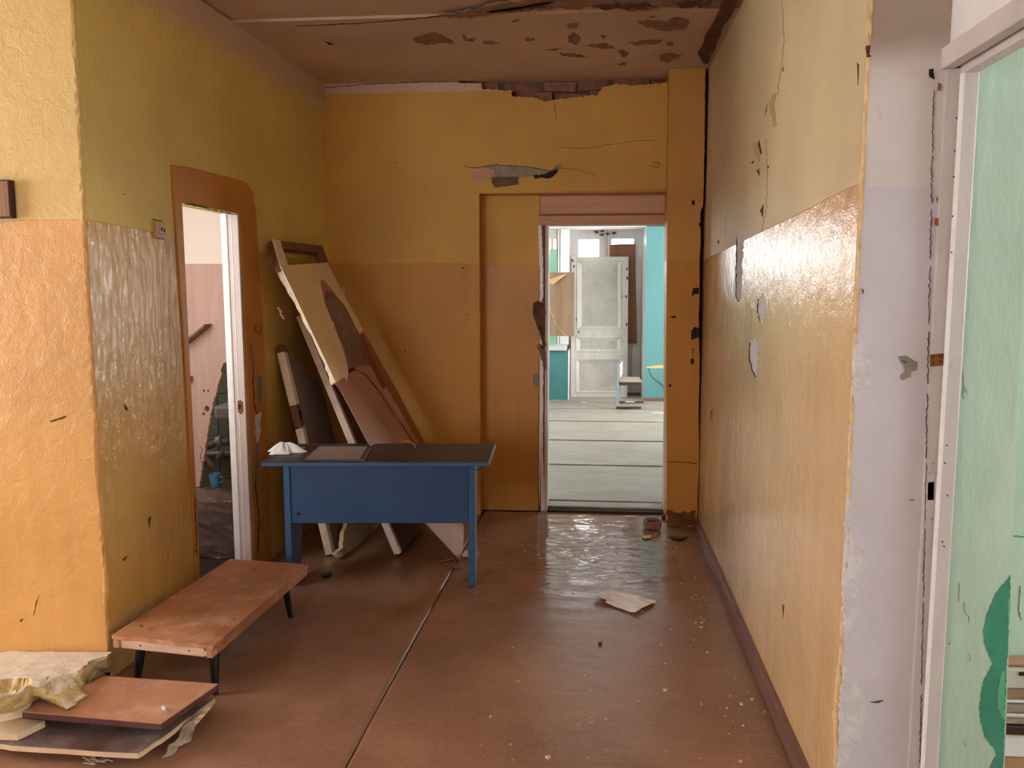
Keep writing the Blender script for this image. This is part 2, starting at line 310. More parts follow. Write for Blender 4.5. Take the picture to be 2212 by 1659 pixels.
# ------------------------------------------------------------------ mesh helpers
class MB:
    def __init__(s): s.bm = bmesh.new()
    def face(s, pts):
        return s.bm.faces.new([s.bm.verts.new(p) for p in pts])
    def obox(s, o, a, b, c):
        o, a, b, c = V(o), V(a), V(b), V(c); v = []
        for i in (0, 1):
            for j in (0, 1):
                for k in (0, 1): v.append(s.bm.verts.new(o+a*i+b*j+c*k))
        for f in ((0, 1, 3, 2), (4, 6, 7, 5), (0, 4, 5, 1), (2, 3, 7, 6), (0, 2, 6, 4), (1, 5, 7, 3)):
            s.bm.faces.new([v[i] for i in f])
        return s
    def box(s, x0, x1, y0, y1, z0, z1):
        return s.obox((x0, y0, z0), (x1-x0, 0, 0), (0, y1-y0, 0), (0, 0, z1-z0))
    def prism(s, pts, vec, holes=()):
        vec = V(vec); loops = [[V(p) for p in pts]] + [[V(p) for p in h] for h in holes]
        A = [[s.bm.verts.new(p) for p in l] for l in loops]; B = [[s.bm.verts.new(p+vec) for p in l] for l in loops]
        if holes:
            fa = [v for l in A for v in l]; fb = [v for l in B for v in l]
            for t in tessellate_polygon(loops):
                s.bm.faces.new([fa[i] for i in t]); s.bm.faces.new([fb[i] for i in reversed(t)])
        else:
            s.bm.faces.new(A[0]); s.bm.faces.new(list(reversed(B[0])))
        for a, b in zip(A, B):
            n = len(a)
            for i in range(n): s.bm.faces.new((a[i], a[(i+1) % n], b[(i+1) % n], b[i]))
        return s
    def tube(s, path, r, seg=10, r2=None, cap=True):
        path = [V(p) for p in path]; rings = []; n = len(path)
        for i, p in enumerate(path):
            d = (path[min(i+1, n-1)]-path[max(i-1, 0)]).normalized()
            a = d.cross(V((0, 0, 1)) if abs(d.z) < .9 else V((1, 0, 0))).normalized(); b = d.cross(a)
            rr = r if r2 is None else r+(r2-r)*i/(n-1)
            rings.append([s.bm.verts.new(p+(a*math.cos(t)+b*math.sin(t))*rr) for t in [2*math.pi*j/seg for j in range(seg)]])
        for q in range(n-1):
            for j in range(seg): s.bm.faces.new((rings[q][j], rings[q][(j+1) % seg], rings[q+1][(j+1) % seg], rings[q+1][j]))
        if cap: s.bm.faces.new(list(reversed(rings[0]))); s.bm.faces.new(rings[-1])
        return s
    def lathe(s, c, prof, seg=24):
        c = V(c); rings = []
        for r, z in prof: rings.append([s.bm.verts.new(c+V((r*math.cos(2*math.pi*j/seg), r*math.sin(2*math.pi*j/seg), z))) for j in range(seg)])
        for q in range(len(prof)-1):
            for j in range(seg): s.bm.faces.new((rings[q][j], rings[q][(j+1) % seg], rings[q+1][(j+1) % seg], rings[q+1][j]))
        return s
    def grid(s, fn, nu, nv, thick=None):
        g = [[s.bm.verts.new(fn(i/nu, j/nv)) for j in range(nv+1)] for i in range(nu+1)]
        for i in range(nu):
            for j in range(nv): s.bm.faces.new((g[i][j], g[i+1][j], g[i+1][j+1], g[i][j+1]))
        if thick is not None:
            t = V(thick); h = [[s.bm.verts.new(v.co+t) for v in r] for r in g]
            for i in range(nu):
                for j in range(nv): s.bm.faces.new((h[i][j], h[i][j+1], h[i+1][j+1], h[i+1][j]))
            for i in range(nu):
                for j in (0, nv): s.bm.faces.new((g[i][j], g[i+1][j], h[i+1][j], h[i][j]))
            for j in range(nv):
                for i in (0, nu): s.bm.faces.new((g[i][j], g[i][j+1], h[i][j+1], h[i][j]))
        return s
    def build(s, name, mat, parent=None, bevel=0, smooth=False, seg=2):
        bmesh.ops.recalc_face_normals(s.bm, faces=s.bm.faces[:])
        me = bpy.data.meshes.new(name); s.bm.to_mesh(me); s.bm.free()
        me.materials.append(mat)
        if smooth:
            for p in me.polygons: p.use_smooth = True
        o = bpy.data.objects.new(name, me); COL.objects.link(o)
        if parent: o.parent = parent; o.matrix_parent_inverse = parent.matrix_world.inverted()
        if bevel:
            b = o.modifiers.new('bevel', 'BEVEL'); b.width = bevel; b.segments = seg; b.limit_method = 'ANGLE'
        return o
def tag(o, label, cat, group=None):
    o['label'] = label; o['category'] = cat
    if group: o['group'] = group
    return o
def struct(o): o['kind'] = 'structure'; return o
def empty(name, loc):
    o = bpy.data.objects.new(name, None); COL.objects.link(o); o.location = loc; o.empty_display_size = .05
    bpy.context.view_layer.update(); return o
def thing(name, loc, label, cat, group=None): return tag(empty(name, loc), label, cat, group)
def rag(pts, amp, n=3, closed=True):
    out = []; N = len(pts)
    for i in range(N if closed else N-1):
        a, b = pts[i], pts[(i+1) % N]; out.append(a)
        L = math.hypot(b[0]-a[0], b[1]-a[1]); k = max(1, min(14, int(L/(amp*2.6)))) if n is None else n
        for j in range(1, k):
            t = j/k; nx, ny = -(b[1]-a[1])/max(L, 1e-6), (b[0]-a[0])/max(L, 1e-6); r = random.uniform(-amp, amp)
            out.append((a[0]+(b[0]-a[0])*t+nx*r, a[1]+(b[1]-a[1])*t+ny*r))
    if not closed: out.append(pts[-1])
    return out
def patch(px, fn, nrm, mat, name, parent, th=.003, amp=1.5, sink=.001):
    pts = [fn(*p)-V(nrm)*sink for p in rag(px, amp, None)]
    return MB().prism(pts, V(nrm)*(th+sink)).build(name, M[mat], parent)
def ribbon(px, w, fn, nrm, mat, name, parent, th=.0015, jit=1.0):
    p = rag(px, jit, None, closed=False); L, R = [], []; n = len(p)
    for i, a in enumerate(p):
        q0, q1 = p[max(0, i-1)], p[min(n-1, i+1)]; dx, dy = q1[0]-q0[0], q1[1]-q0[1]; l = math.hypot(dx, dy) or 1
        ww = w*.72*random.uniform(.4, 1.3)*(1 if 0 < i < n-1 else .3)
        L.append((a[0]-dy/l*ww/2, a[1]+dx/l*ww/2)); R.append((a[0]+dy/l*ww/2, a[1]-dx/l*ww/2))
    mb = MB(); nv = V(nrm)
    for i in range(n-1):
        mb.prism([fn(*q)-nv*.001 for q in (L[i], L[i+1], R[i+1], R[i])], nv*(th+.001))
    return mb.build(name, M[mat], parent)
def X3(n): return V(n)
NY, NZd, NXl = V((0, -1, 0)), V((0, 0, -1)), V((-1, 0, 0))

# ================================================================== STRUCTURE
# ---- floor of the hall: two painted sheets with an open seam over a dark sub-floor
floor = struct(MB().box(-4.6, 1.0, -3.1, 5.75, -.08, -.012).build('floor', M['darkfloor']))
def seamx(y): return -.706-.0209*(4.28-y)
def fz(x, y):
    m = math.exp(-((x-.03)/.42)**2)*max(0, min(1, (y-3.2)/.5))*max(0, min(1, (5.4-y)/.3))
    w = NZ.noise(V((x*3.2+y*1.0, y*11, 0)))*.0042+NZ.noise(V((x*7, y*20, 4)))*.0012
    m2 = math.exp(-((x+.02)/.2)**2-((y-4.85)/.3)**2)
    w2 = NZ.noise(V((x*9-y*7, x*3+y*9, 9)))*.009
    g = NZ.noise(V((x*2.2, y*2.2, 2)))*.003+NZ.noise(V((x*9, y*14, 7)))*.0007
    return w*m+w2*m2+g-.002
MB().grid(lambda u, v: (lambda y: (lambda x: V((x, y, fz(x, y))))(seamx(y)+.003+u*(.74-seamx(y))))(1.6+v*3.95), 110, 230, V((0, 0, -.008))).build('floor_sheet', M['floor'], floor, smooth=True)
MB().grid(lambda u, v: (lambda y: (lambda x: V((x, y, NZ.noise(V((x*2.2, y*2.2, 5)))*.003+NZ.noise(V((x*9, y*14, 3)))*.0007-.002)))(-2.0+u*(seamx(y)-.003+2.0)))(1.6+v*3.84), 60, 150, V((0, 0, -.008))).build('floor_sheet', M['floor'], floor, smooth=True)
MB().box(-4.6, 1.0, -3.1, 1.59, -.012, -.002).build('floor_sheet', M['floor'], floor)
MB().box(-4.6, -2.003, 1.6, 2.95, -.012, -.002).build('floor_sheet', M['floor'], floor)
# ---- ceilings
ceiling = struct(MB().box(-4.6, 1.0, -3.1, 4.19, HC+.014, HC+.2).build('ceiling', M['ceiling']))
MB().box(-2.3, 1.0, 4.19, 5.75, HC, HC+.2).build('ceiling_slab', M['ceiling'], ceiling)
Cz = lambda x, y: Zp(x, y, HC)
Cz2 = lambda x, y: Zp(x, y, HC+.014)
for px in ([(893, 82), (935, 70), (960, 78), (985, 95), (960, 92), (925, 97), (900, 92)], [(998, 72), (1010, 84), (1028, 80), (1022, 90), (1002, 88)],
           [(1045, 88), (1080, 92), (1060, 97), (1042, 94)], [(1135, 82), (1155, 82), (1155, 88), (1135, 88)], [(1225, 52), (1250, 47), (1248, 60), (1228, 62)],
           [(1226, 80), (1240, 68), (1255, 82), (1248, 95), (1228, 92)], [(1178, 106), (1212, 104), (1200, 110)], [(1208, 113), (1250, 117), (1272, 121), (1250, 124), (1212, 119)],
           [(1268, 98), (1310, 93), (1328, 104), (1300, 106)], [(1358, 92), (1400, 86), (1430, 86), (1418, 95), (1375, 98)], [(1376, 46), (1400, 42), (1440, 46), (1460, 36), (1490, 44), (1480, 62), (1440, 66), (1400, 60)],
           [(1440, 92), (1456, 91), (1454, 98), (1440, 98)], [(1334, 112), (1345, 107), (1360, 114), (1345, 124)], [(1334, 138), (1352, 134), (1352, 142)], [(1296, 76), (1312, 76), (1304, 86)],
           [(1424, 118), (1450, 114), (1475, 120), (1455, 128), (1440, 135), (1425, 132)], [(700, 88), (716, 96), (724, 96), (712, 98)], [(1400, 36), (1418, 34), (1412, 40)], [(1105, 46), (1125, 42), (1112, 48)]):
    patch(px, Cz, NZd, 'bare_ceiling', 'bare_plaster_patch', ceiling, .0015, 2.2)
patch([(948, 31), (1010, 18), (1090, 4), (1160, -12), (1600, -24), (1592, 4), (1540, 14), (1500, 9), (1450, 12), (1392, 20), (1300, 14), (1200, 14), (1120, 22), (1040, 32), (980, 33)], Cz, NZd, 'bare_ceiling', 'damaged_plaster_strip', ceiling, .008, 4)
patch([(1570, -20), (1602, -20), (1580, 30), (1558, 62), (1530, 135), (1518, 132), (1508, 112), (1522, 78), (1545, 40)], Cz, NZd, 'dark_damage', 'damaged_plaster_strip', ceiling, .010, 4)
for px in ([(1050, 20), (1140, 8), (1200, -4), (1180, 8), (1110, 20)], [(1280, 8), (1400, 2), (1420, 10), (1300, 14)], [(1452, 0), (1540, -8), (1530, 8), (1470, 12)]):
    patch(px, Cz, NZd, 'dark_damage', 'damaged_plaster_strip', ceiling, .014, 3)
ribbon([(700, 54), (780, 50), (850, 44), (960, 34), (1040, 30)], 1.8, Cz, NZd, 'crack', 'crack', ceiling, .002, 1)
ribbon([(640, 55), (700, 54)], 1, Cz, NZd, 'crack', 'crack', ceiling, .002, .5)

# ---- left wall with doorway
wall_left = struct(MB().prism([lw(0, 0), lw(.70, 0), lw(.675, 1.895), lw(1.243, 1.895), lw(1.262, 0), lw(LLEN, 0), lw(LLEN, HC), lw(0, HC)], -LN*.09).build('wall_left', M['wall_left']))
W_ = lambda x, y: Lp(x, y)
# raised plaster band round the doorway
MB().prism([lw(.675, 1.895), lw(.695, .02), lw(.66, .02), lw(.640, 1.2), lw(.603, 2.046), lw(.75, 2.058), lw(1.22, 2.066), lw(1.33, 2.06), lw(1.39, 2.02), lw(1.42, 1.93), lw(1.45, 1.55), lw(1.47, 1.1), lw(1.48, .02), lw(1.262, .02), lw(1.243, 1.895)], LN*.009).build('door_surround', M['ochre'], wall_left, .006)
patch([(537, 738), (541, 752), (545, 790), (540, 784)], W_, LN, 'under_green', 'peeled_patch', wall_left, .011, 1)
patch([(551, 808), (562, 815), (563, 840), (560, 862), (555, 872), (552, 845)], W_, LN, 'under_green', 'peeled_patch', wall_left, .011, 1.5)
patch([(548, 895), (560, 888), (558, 912), (560, 930), (552, 955), (548, 930)], W_, LN, 'bare_plaster', 'peeled_patch', wall_left, .011, 2)
patch([(546, 940), (555, 960), (552, 1000), (548, 1040)], W_, LN, 'grey_plaster', 'peeled_patch', wall_left, .011, 1.5)
ribbon([(543, 785), (543, 835), (546, 880), (552, 895)], 2, W_, LN, 'crack', 'crack', wall_left, .011)
ribbon([(549, 700), (548, 715), (556, 722), (562, 705)], 1.2, W_, LN, 'crack', 'crack', wall_left, .011)
ribbon([(550, 960), (548, 1050), (556, 1120), (553, 1195)], 2.5, W_, LN, 'crack', 'crack', wall_left, .011)
ribbon([(398, 440), (430, 446), (470, 456), (510, 464)], 1.5, W_, LN, 'crack', 'crack', wall_left, .010)
ribbon([(418, 1075), (417, 1110), (420, 1160), (419, 1200)], 2, W_, LN, 'crack', 'crack', wall_left, .010)
for px in ([(268, 872), (274, 880), (276, 888), (270, 884)], [(320, 1120), (326, 1115), (322, 1142)], [(264, 1208), (276, 1200), (268, 1212)], [(264, 418), (270, 419), (267, 421)]):
    patch(px, W_, LN, 'chip', 'chip', wall_left, .002, .6)
# near-left wall (faces the camera)
wall_nl = struct(MB().prism([V((-4.6, 2.93, 0)), LW0+V((-.003, -.001, 0)), LW0+V((-.003, -.001, HC+.02)), V((-4.6, 2.93, HC+.02))], V((0, .14, 0))).build('wall_near_left', M['wall_near']))
YN = lambda x, y: Yp(x, y, 2.929)
for px in ([(106, 910), (145, 897), (140, 903), (112, 912)], [(72, 1330), (84, 1285), (78, 1300)], [(42, 1340), (50, 1336), (46, 1344)]):
    patch(px, YN, NY, 'chip', 'chip', wall_nl, .001, .8)
# knobbly plaster on the outer corner
def corner_fn(c, du, dv, rb=.011):
    def f(u, v):
        z = .05+v*(HC-.07); a = math.pi/2*u
        r = rb+.012*max(0, NZ.noise(V((1.3, u*.6, z*5))))*(1.3 if z < 1.2 else .45)+.004*NZ.noise(V((3, u*2, z*38)))
        return c+V((0, 0, z))+du*(r*math.sin(a)-.006)+dv*(r*math.cos(a)-.006)
    return f
MB().grid(corner_fn(LW0, LN, NY), 6, 400).build('corner_plaster', M['wall_near'], wall_nl, smooth=True)
# ---- right wall of the corridor
RWC = V((.69, 2.2, 0))
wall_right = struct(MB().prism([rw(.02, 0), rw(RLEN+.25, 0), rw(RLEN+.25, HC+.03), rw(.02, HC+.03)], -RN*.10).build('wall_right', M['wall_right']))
Rf = lambda x, y: Rp(x, y)
for px in ([(1592, 512), (1598, 504), (1607, 510), (1604, 560), (1603, 600), (1601, 645), (1594, 650), (1591, 640), (1592, 560)], [(1640, 645), (1648, 636), (1656, 650), (1654, 680), (1650, 700), (1642, 698), (1638, 670)], [(1622, 740), (1630, 728), (1638, 742), (1638, 780), (1634, 815), (1626, 800), (1620, 770)], [(1572, 760), (1576, 756), (1578, 770), (1573, 782)],
           [(1566, 450), (1571, 450), (1569, 500), (1565, 515)]):
    patch(px, Rf, RN, 'bare_plaster', 'peeled_patch', wall_right, .001, 1.8, .0005)
for px in ([(1659, 225), (1668, 205), (1676, 200), (1672, 230), (1678, 270), (1672, 275), (1664, 240)], [(1626, 310), (1632, 306), (1642, 330), (1640, 350), (1632, 336)]):
    patch(px, Rf, RN, 'switch', 'peeled_patch', wall_right, .001, 1.8, .0005)
for px in ([(1652, 250), (1658, 222), (1656, 240)], [(1637, 312), (1640, 302), (1646, 330), (1644, 334)], [(1634, 370), (1640, 364), (1641, 380)], [(1622, 352), (1630, 346), (1626, 354)], [(1532, 1), (1536, 2), (1534, 5)], [(1690, 152), (1694, 142), (1692, 155)],
           [(1656, 360), (1662, 358), (1660, 364)], [(1642, 455), (1650, 440), (1648, 470)], [(1549, 522), (1553, 518), (1553, 528)], [(1852, 135), (1856, 140), (1854, 185)], [(1535, 888), (1539, 886), (1537, 912)], [(1690, 1305), (1694, 1308), (1692, 1335)]):
    patch(px, Rf, RN, 'chip', 'chip', wall_right, .001, .4, .0005)
ribbon([(1593, 512), (1591, 560), (1590, 640), (1596, 652)], 2.2, Rf, RN, 'crack', 'crack', wall_right, .0022)
ribbon([(1639, 645), (1637, 670), (1643, 698)], 1.8, Rf, RN, 'crack', 'crack', wall_right, .0022)
ribbon([(1621, 740), (1619, 775), (1626, 802), (1633, 815)], 1.6, Rf, RN, 'crack', 'crack', wall_right, .0022)
ribbon([(1690, 0), (1694, 90), (1688, 150), (1680, 205)], 1.4, Rf, RN, 'switch', 'crack', wall_right, .0022)
ribbon([(1655, 300), (1658, 380), (1656, 450), (1645, 500)], 1.4, Rf, RN, 'switch', 'crack', wall_right, .0022)
# skirting on the right
def bb(u0, u1, d, z): return MB()
base_r = struct(MB().prism([rw(.02, 0, .028), rw(.02, .055, .024), rw(.02, .062, .0), rw(.02, 0, .0)], RU*(RLEN-.24)).build('baseboard_right', M['baseboard'], None, .003))
# ---- back wall: opening of the recess, ragged plaster loss at the ceiling line
BZ = lambda x, y: Yp(x, y, YB)
xrl = BZ(1036, 700).x; zrt = BZ(1040, 418).z
dmg = rag([(990, 178), (1005, 181), (1040, 178), (1043, 193), (1106, 196), (1106, 208), (1160, 212), (1175, 219), (1215, 213), (1292, 205), (1300, 190), (1330, 181), (1370, 185), (1442, 178)], 1.6, None, closed=False)
top_pts = [BZ(*p) for p in dmg]
outline = [V((-1.72, YB, 0)), V((xrl, YB, 0)), V((xrl, YB, zrt)), V((.75, YB, zrt+.02)), V((.75, YB, BZ(1442, 178).z))] + list(reversed(top_pts)) + [V((BZ(990, 172).x, YB, HC)), V((-1.72, YB, HC))]
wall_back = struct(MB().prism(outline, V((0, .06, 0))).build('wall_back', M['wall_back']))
MB().box(-1.75, xrl, YB+.06, YB+.26, 0, HC).build('wall_core', M['mortar'], wall_back)
MB().box(xrl, .78, YB+.075, YB+.26, zrt, HC).build('wall_core', M['mortar'], wall_back)
# exposed bricks in the broken strip
xs = [BZ(x, 190).x for x in (1002, 1045, 1112, 1180, 1240, 1300, 1352, 1400, 1446)]
rows = [(2.775, 2.838), (2.705, 2.768), (2.64, 2.698)]
for r, (z0, z1) in enumerate(rows):
    x = xs[0]+(.0 if r % 2 == 0 else -.12)
    while x < .72:
        L = random.uniform(.21, .26); yo = YB+.024+random.uniform(0, .028)+(.0 if r else .014)
        if x+L > xs[0] and not (r > 0 and x < xs[1]-.2):
            mb = MB().obox((x, yo, z0+random.uniform(0, .006)), (L-random.uniform(.008, .035), random.uniform(-.014, .014), random.uniform(-.012, .012)), (0, .06, 0), (random.uniform(-.006, .006), random.uniform(-.01, .01), z1-z0-random.uniform(0, .008)))
            mb.build('brick', M['brick'], wall_back, .006)
        x += L
ribbon([(700, 189), (790, 182), (900, 178), (990, 176), (1040, 180)], 2.0, lambda x, y: Yp(x, y, YB), NY, 'crack', 'crack', wall_back, .002)
ribbon([(697, 195), (697, 300), (692, 420), (690, 520)], 1.6, lambda x, y: Yp(x+3, y, YB), NY, 'crack', 'crack', wall_back, .002)
patch([(1024, 366), (1050, 361), (1076, 357), (1120, 359), (1160, 364), (1190, 372), (1210, 360), (1215, 354), (1206, 372), (1190, 384), (1154, 381), (1120, 384), (1090, 387), (1040, 388), (1022, 392)], BZ, NY, 'grey_plaster', 'bare_plaster_patch', wall_back, .002, 1.6)
patch([(1024, 364), (1050, 363), (1068, 366), (1064, 386), (1030, 390), (1022, 394)], BZ, NY, 'header', 'bare_plaster_patch', wall_back, .003, 1.6)
patch([(1152, 378), (1175, 377), (1196, 368), (1205, 362), (1204, 372), (1188, 386), (1172, 384), (1154, 386)], BZ, NY, 'crack', 'bare_plaster_patch', wall_back, .003, 1.2)
patch([(1062, 384), (1118, 383), (1120, 398), (1070, 405), (1064, 398)], BZ, NY, 'mortar', 'plaster_flake', wall_back, .018, 1)
ribbon([(1000, 358), (1020, 363), (1075, 356), (1140, 360), (1190, 370), (1214, 352)], 1.8, BZ, NY, 'crack', 'crack', wall_back, .004)
ribbon([(1206, 363), (1240, 366), (1270, 372), (1287, 380), (1284, 388)], 1.2, BZ, NY, 'crack', 'crack', wall_back, .002)
ribbon([(1198, 222), (1200, 240), (1204, 265)], 1.4, BZ, NY, 'crack', 'crack', wall_back, .002)
ribbon([(1205, 318), (1260, 321), (1320, 312), (1380, 304), (1416, 303)], 1.1, BZ, NY, 'crack', 'crack', wall_back, .002)
ribbon([(1404, 358), (1420, 362), (1426, 354), (1410, 350)], 1.6, BZ, NY, 'crack', 'crack', wall_back, .002)
for px in ([(996, 575), (1005, 580), (1000, 582)], [(852, 350), (856, 352), (852, 354)], [(874, 756), (879, 760), (874, 761)], [(1008, 678), (1012, 680), (1009, 682)]):
    patch(px, BZ, NY, 'chip', 'chip', wall_back, .001, .6)
# recessed infill beside and above the door
RZ = lambda x, y: Yp(x, y, YR)
xdl, xdr, zdt = RZ(1164, 800).x, .555, RZ(1164, 487).z
zhd = RZ(1165, 421).z
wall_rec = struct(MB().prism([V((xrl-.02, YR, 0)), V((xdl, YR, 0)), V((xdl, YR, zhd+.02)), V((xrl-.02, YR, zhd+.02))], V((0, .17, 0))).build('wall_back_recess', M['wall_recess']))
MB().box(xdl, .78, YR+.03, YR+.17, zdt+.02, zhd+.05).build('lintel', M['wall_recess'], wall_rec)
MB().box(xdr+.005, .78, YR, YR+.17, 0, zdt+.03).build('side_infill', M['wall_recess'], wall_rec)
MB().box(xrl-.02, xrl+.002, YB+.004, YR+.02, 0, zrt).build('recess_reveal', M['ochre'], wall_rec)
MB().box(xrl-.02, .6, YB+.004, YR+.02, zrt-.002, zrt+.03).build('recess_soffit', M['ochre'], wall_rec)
# ---- door frame at the back
door_back = struct(empty('door_1', (xdl, YR, 0)))
zg = RZ(1165, 466).z
MB().box(xdl+.002, xdr, YR-.022, YR+.03, zg+.006, zhd-.004).build('header_board', M['header'], door_back, .012)
MB().box(xdl+.002, xdr, YR-.018, YR+.10, zdt, zg-.002).build('frame_head', M['header'], door_back, .004)
xa, xb, xc = RZ(1171, 800).x, RZ(1177, 800).x, RZ(1183, 800).x
MB().prism([RZ(*p) for p in rag([(1163, 487), (1170, 487), (1173, 560), (1174, 640), (1169, 655)], .8, None)+[(1166, 655)]], V((0, -.014, 0))).build('paint_edge', M['white_bright'], door_back)
MB().prism([RZ(*p) for p in [(1167, 715)]+rag([(1173, 712), (1170, 760), (1174, 800), (1173, 900), (1174, 1000), (1178, 1100)], .8, None, False)+[(1169, 1112), (1166, 900)]], V((0, -.014, 0))).build('paint_edge', M['white_bright'], door_back)
MB().box(xa-.012, xb, YR-.012, YR+.10, .0, zdt).build('jamb', M['bare_wood'], door_back, .002)
MB().box(xb, xb+.009, YR-.006, YR+.14, .0, zdt).build('jamb_bead', M['white_bright'], door_back, .002)
MB().box(xb+.009, xc-.008, YR+.02, YR+.16, .0, zdt).build('jamb_groove', M['pink_white'], door_back)
MB().box(xc-.008, xc+.004, YR+.004, YR+.17, .0, zdt).build('jamb_bead', M['white_bright'], door_back, .002)
patch([(1152, 655), (1160, 650), (1168, 652), (1176, 660), (1178, 690), (1174, 730), (1180, 745), (1172, 755), (1166, 720), (1158, 700), (1151, 680)], lambda x, y: Yp(x, y, YR-.012), NY, 'dark_damage', 'splintered_wood', door_back, .006, 2)
patch([(1150, 810), (1160, 806), (1168, 815), (1168, 840), (1158, 835), (1150, 825)], RZ, NY, 'grey_plaster', 'bare_plaster_patch', door_back, .004, 2)
patch([(1160, 745), (1168, 742), (1178, 760), (1180, 800), (1174, 795), (1168, 770)], lambda x, y: Yp(x, y, YR-.012), NY, 'rail_wood', 'splintered_wood', door_back, .006, 1.5)
MB().prism([Yp(*p, YR-.02) for p in ((1169, 1102), (1180, 1100), (1181, 1108), (1176, 1113), (1170, 1108))], V((0, -.02, 0))).build('broken_block', M['grey_white'], door_back, .003)
MB().box(xdr-.012, xdr+.01, YR-.005, YR+.16, 0, zdt).build('jamb', M['pink_white'], door_back, .003)
MB().box(xc+.002, xdr-.012, YR-.01, YR+.17, -.01, .014).build('threshold', M['dark_wood'], door_back, .004)
MB().box(xc+.002, xdr-.012, YR+.035, YR+.17, .014, .03).build('threshold_board', M['floorboard'], door_back, .004)
# ---- pilaster by the right wall with the long open crack
cr = [(1524, 140), (1523, 300), (1521, 380), (1519, 440), (1514, 455), (1513, 480), (1508, 483), (1513, 490), (1514, 520), (1511, 560), (1511, 640), (1509, 690), (1510, 720), (1511, 800), (1509, 900), (1510, 1000), (1507, 1080), (1505, 1136)]
PZ = lambda x, y: Yp(x, y, 5.265)
lf = [(1441, 1136), (1440, 1000), (1439, 800), (1440, 600), (1442, 400), (1446, 150)]
front = [PZ(*p) for p in rag(cr, .8, 3, False)]; left = [PZ(*p) for p in lf]
front[0].z = HC+.02; left[-1].z = HC+.02; front[-1].z = 0; left[0].z = 0
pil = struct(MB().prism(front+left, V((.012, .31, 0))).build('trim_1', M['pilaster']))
zpl = PZ(1470, 998).z
ribbon([(1440, 998), (1470, 998), (1490, 999), (1506, 1001)], 2, PZ, NY, 'crack', 'crack', pil, .002)
ribbon([(1447, 131), (1480, 127), (1518, 129)], 4, PZ, NY, 'crack', 'crack', pil, .003)
ribbon([(1524, 145), (1523, 250), (1522, 330), (1521, 380)], 1.6, PZ, NY, 'crack', 'crack', pil, .003)
for px in ([(1496, 622), (1510, 622), (1510, 634), (1499, 636), (1495, 642)], [(1493, 716), (1500, 706), (1510, 708), (1510, 728), (1498, 732), (1494, 736)], [(1492, 778), (1496, 772), (1500, 780), (1497, 788), (1492, 785)], [(1495, 432), (1501, 434), (1500, 444), (1495, 442)], [(1495, 752), (1498, 750), (1497, 770)], [(1448, 684), (1462, 682), (1456, 688)], [(1443, 832), (1450, 830), (1447, 838)]):
    patch(px, PZ, NY, 'crack', 'chip', pil, .002, 1)
patch([(1441, 1100), (1470, 1108), (1503, 1102), (1505, 1136), (1441, 1136)], PZ, NY, 'barescuff', 'scuffed_base', pil, .0015, 3)
# ---- whitewashed return and the right-hand doorway
YT = 2.2
TZ = lambda x, y: Yp(x, y, YT)
xf = TZ(2013, 800).x
wall_ret = struct(MB().box(.692, .90, YT, YT+.12, 0, HC+.015).build('wall_near_right', M['return']))
MB().grid(corner_fn(RWC+V((0, .0, 0)), NXl, NY, .0075), 6, 400).build('corner_bead', M['bead'], wall_ret, smooth=True)
for px in ([(1842, 748), (1856, 738), (1872, 744), (1882, 790), (1878, 820), (1862, 850), (1844, 868), (1838, 850), (1840, 800)],
           [(1826, 1078), (1832, 1080), (1834, 1150), (1850, 1175), (1874, 1195), (1860, 1205), (1850, 1240), (1846, 1290), (1854, 1318), (1842, 1345), (1836, 1400), (1820, 1405), (1816, 1300), (1820, 1180)],
           [(1818, 1440), (1832, 1455), (1850, 1480), (1866, 1530), (1864, 1570), (1854, 1610), (1840, 1612), (1828, 1640), (1826, 1680), (1806, 1680), (1808, 1540)]):
    patch(px, lambda x, y: Yp(x+2, y, YT), NY, 'bare_plaster', 'bare_plaster_patch', wall_ret, .009, 3)
patch([(1940, 770), (1955, 768), (1968, 775), (1982, 782), (1980, 800), (1968, 805), (1966, 815), (1950, 822), (1944, 815), (1955, 800), (1948, 785)], TZ, NY, 'grey_plaster', 'filled_hole', wall_ret, .002, 2)
for px in ([(1945, 776), (1956, 780), (1958, 785), (1950, 781)], [(1861, 622), (1866, 628), (1864, 636)], [(1880, 1516), (1908, 1512), (1896, 1518)], [(1963, 1078), (1976, 1080), (1968, 1081)]):
    patch(px, TZ, NY, 'joint', 'chip', wall_ret, .003, .5)
patch([(1870, 100), (1880, 98), (1877, 118), (1882, 122), (1872, 124)], TZ, NY, 'dark_damage', 'chip', wall_ret, .002, 1)
door_r = struct(empty('door_2', (.9, 2.2, 0)))
zhb = Yp(2022, 148, YT-.012).z; zht = Yp(2022, 101, YT-.012).z; zst = Yp(2090, 156, YT-.032).z
x0, x1, x2 = Yp(2016, 700, YT-.012).x, Yp(2051, 700, YT-.032).x, Yp(2085, 700, YT-.032).x
MB().box(x0, x1+.01, YT-.012, YT+.05, 0, zhb).build('jamb', M['white_paint'], door_r, .002)
MB().box(x1, x2, YT-.032, YT+.05, 0, zst+.002).build('door_stop', M['white_paint'], door_r, .004)
MB().box(x1-.004, x1+.002, YT-.034, YT-.02, 0, zst-.001).build('stop_bead', M['white_bright'], door_r)
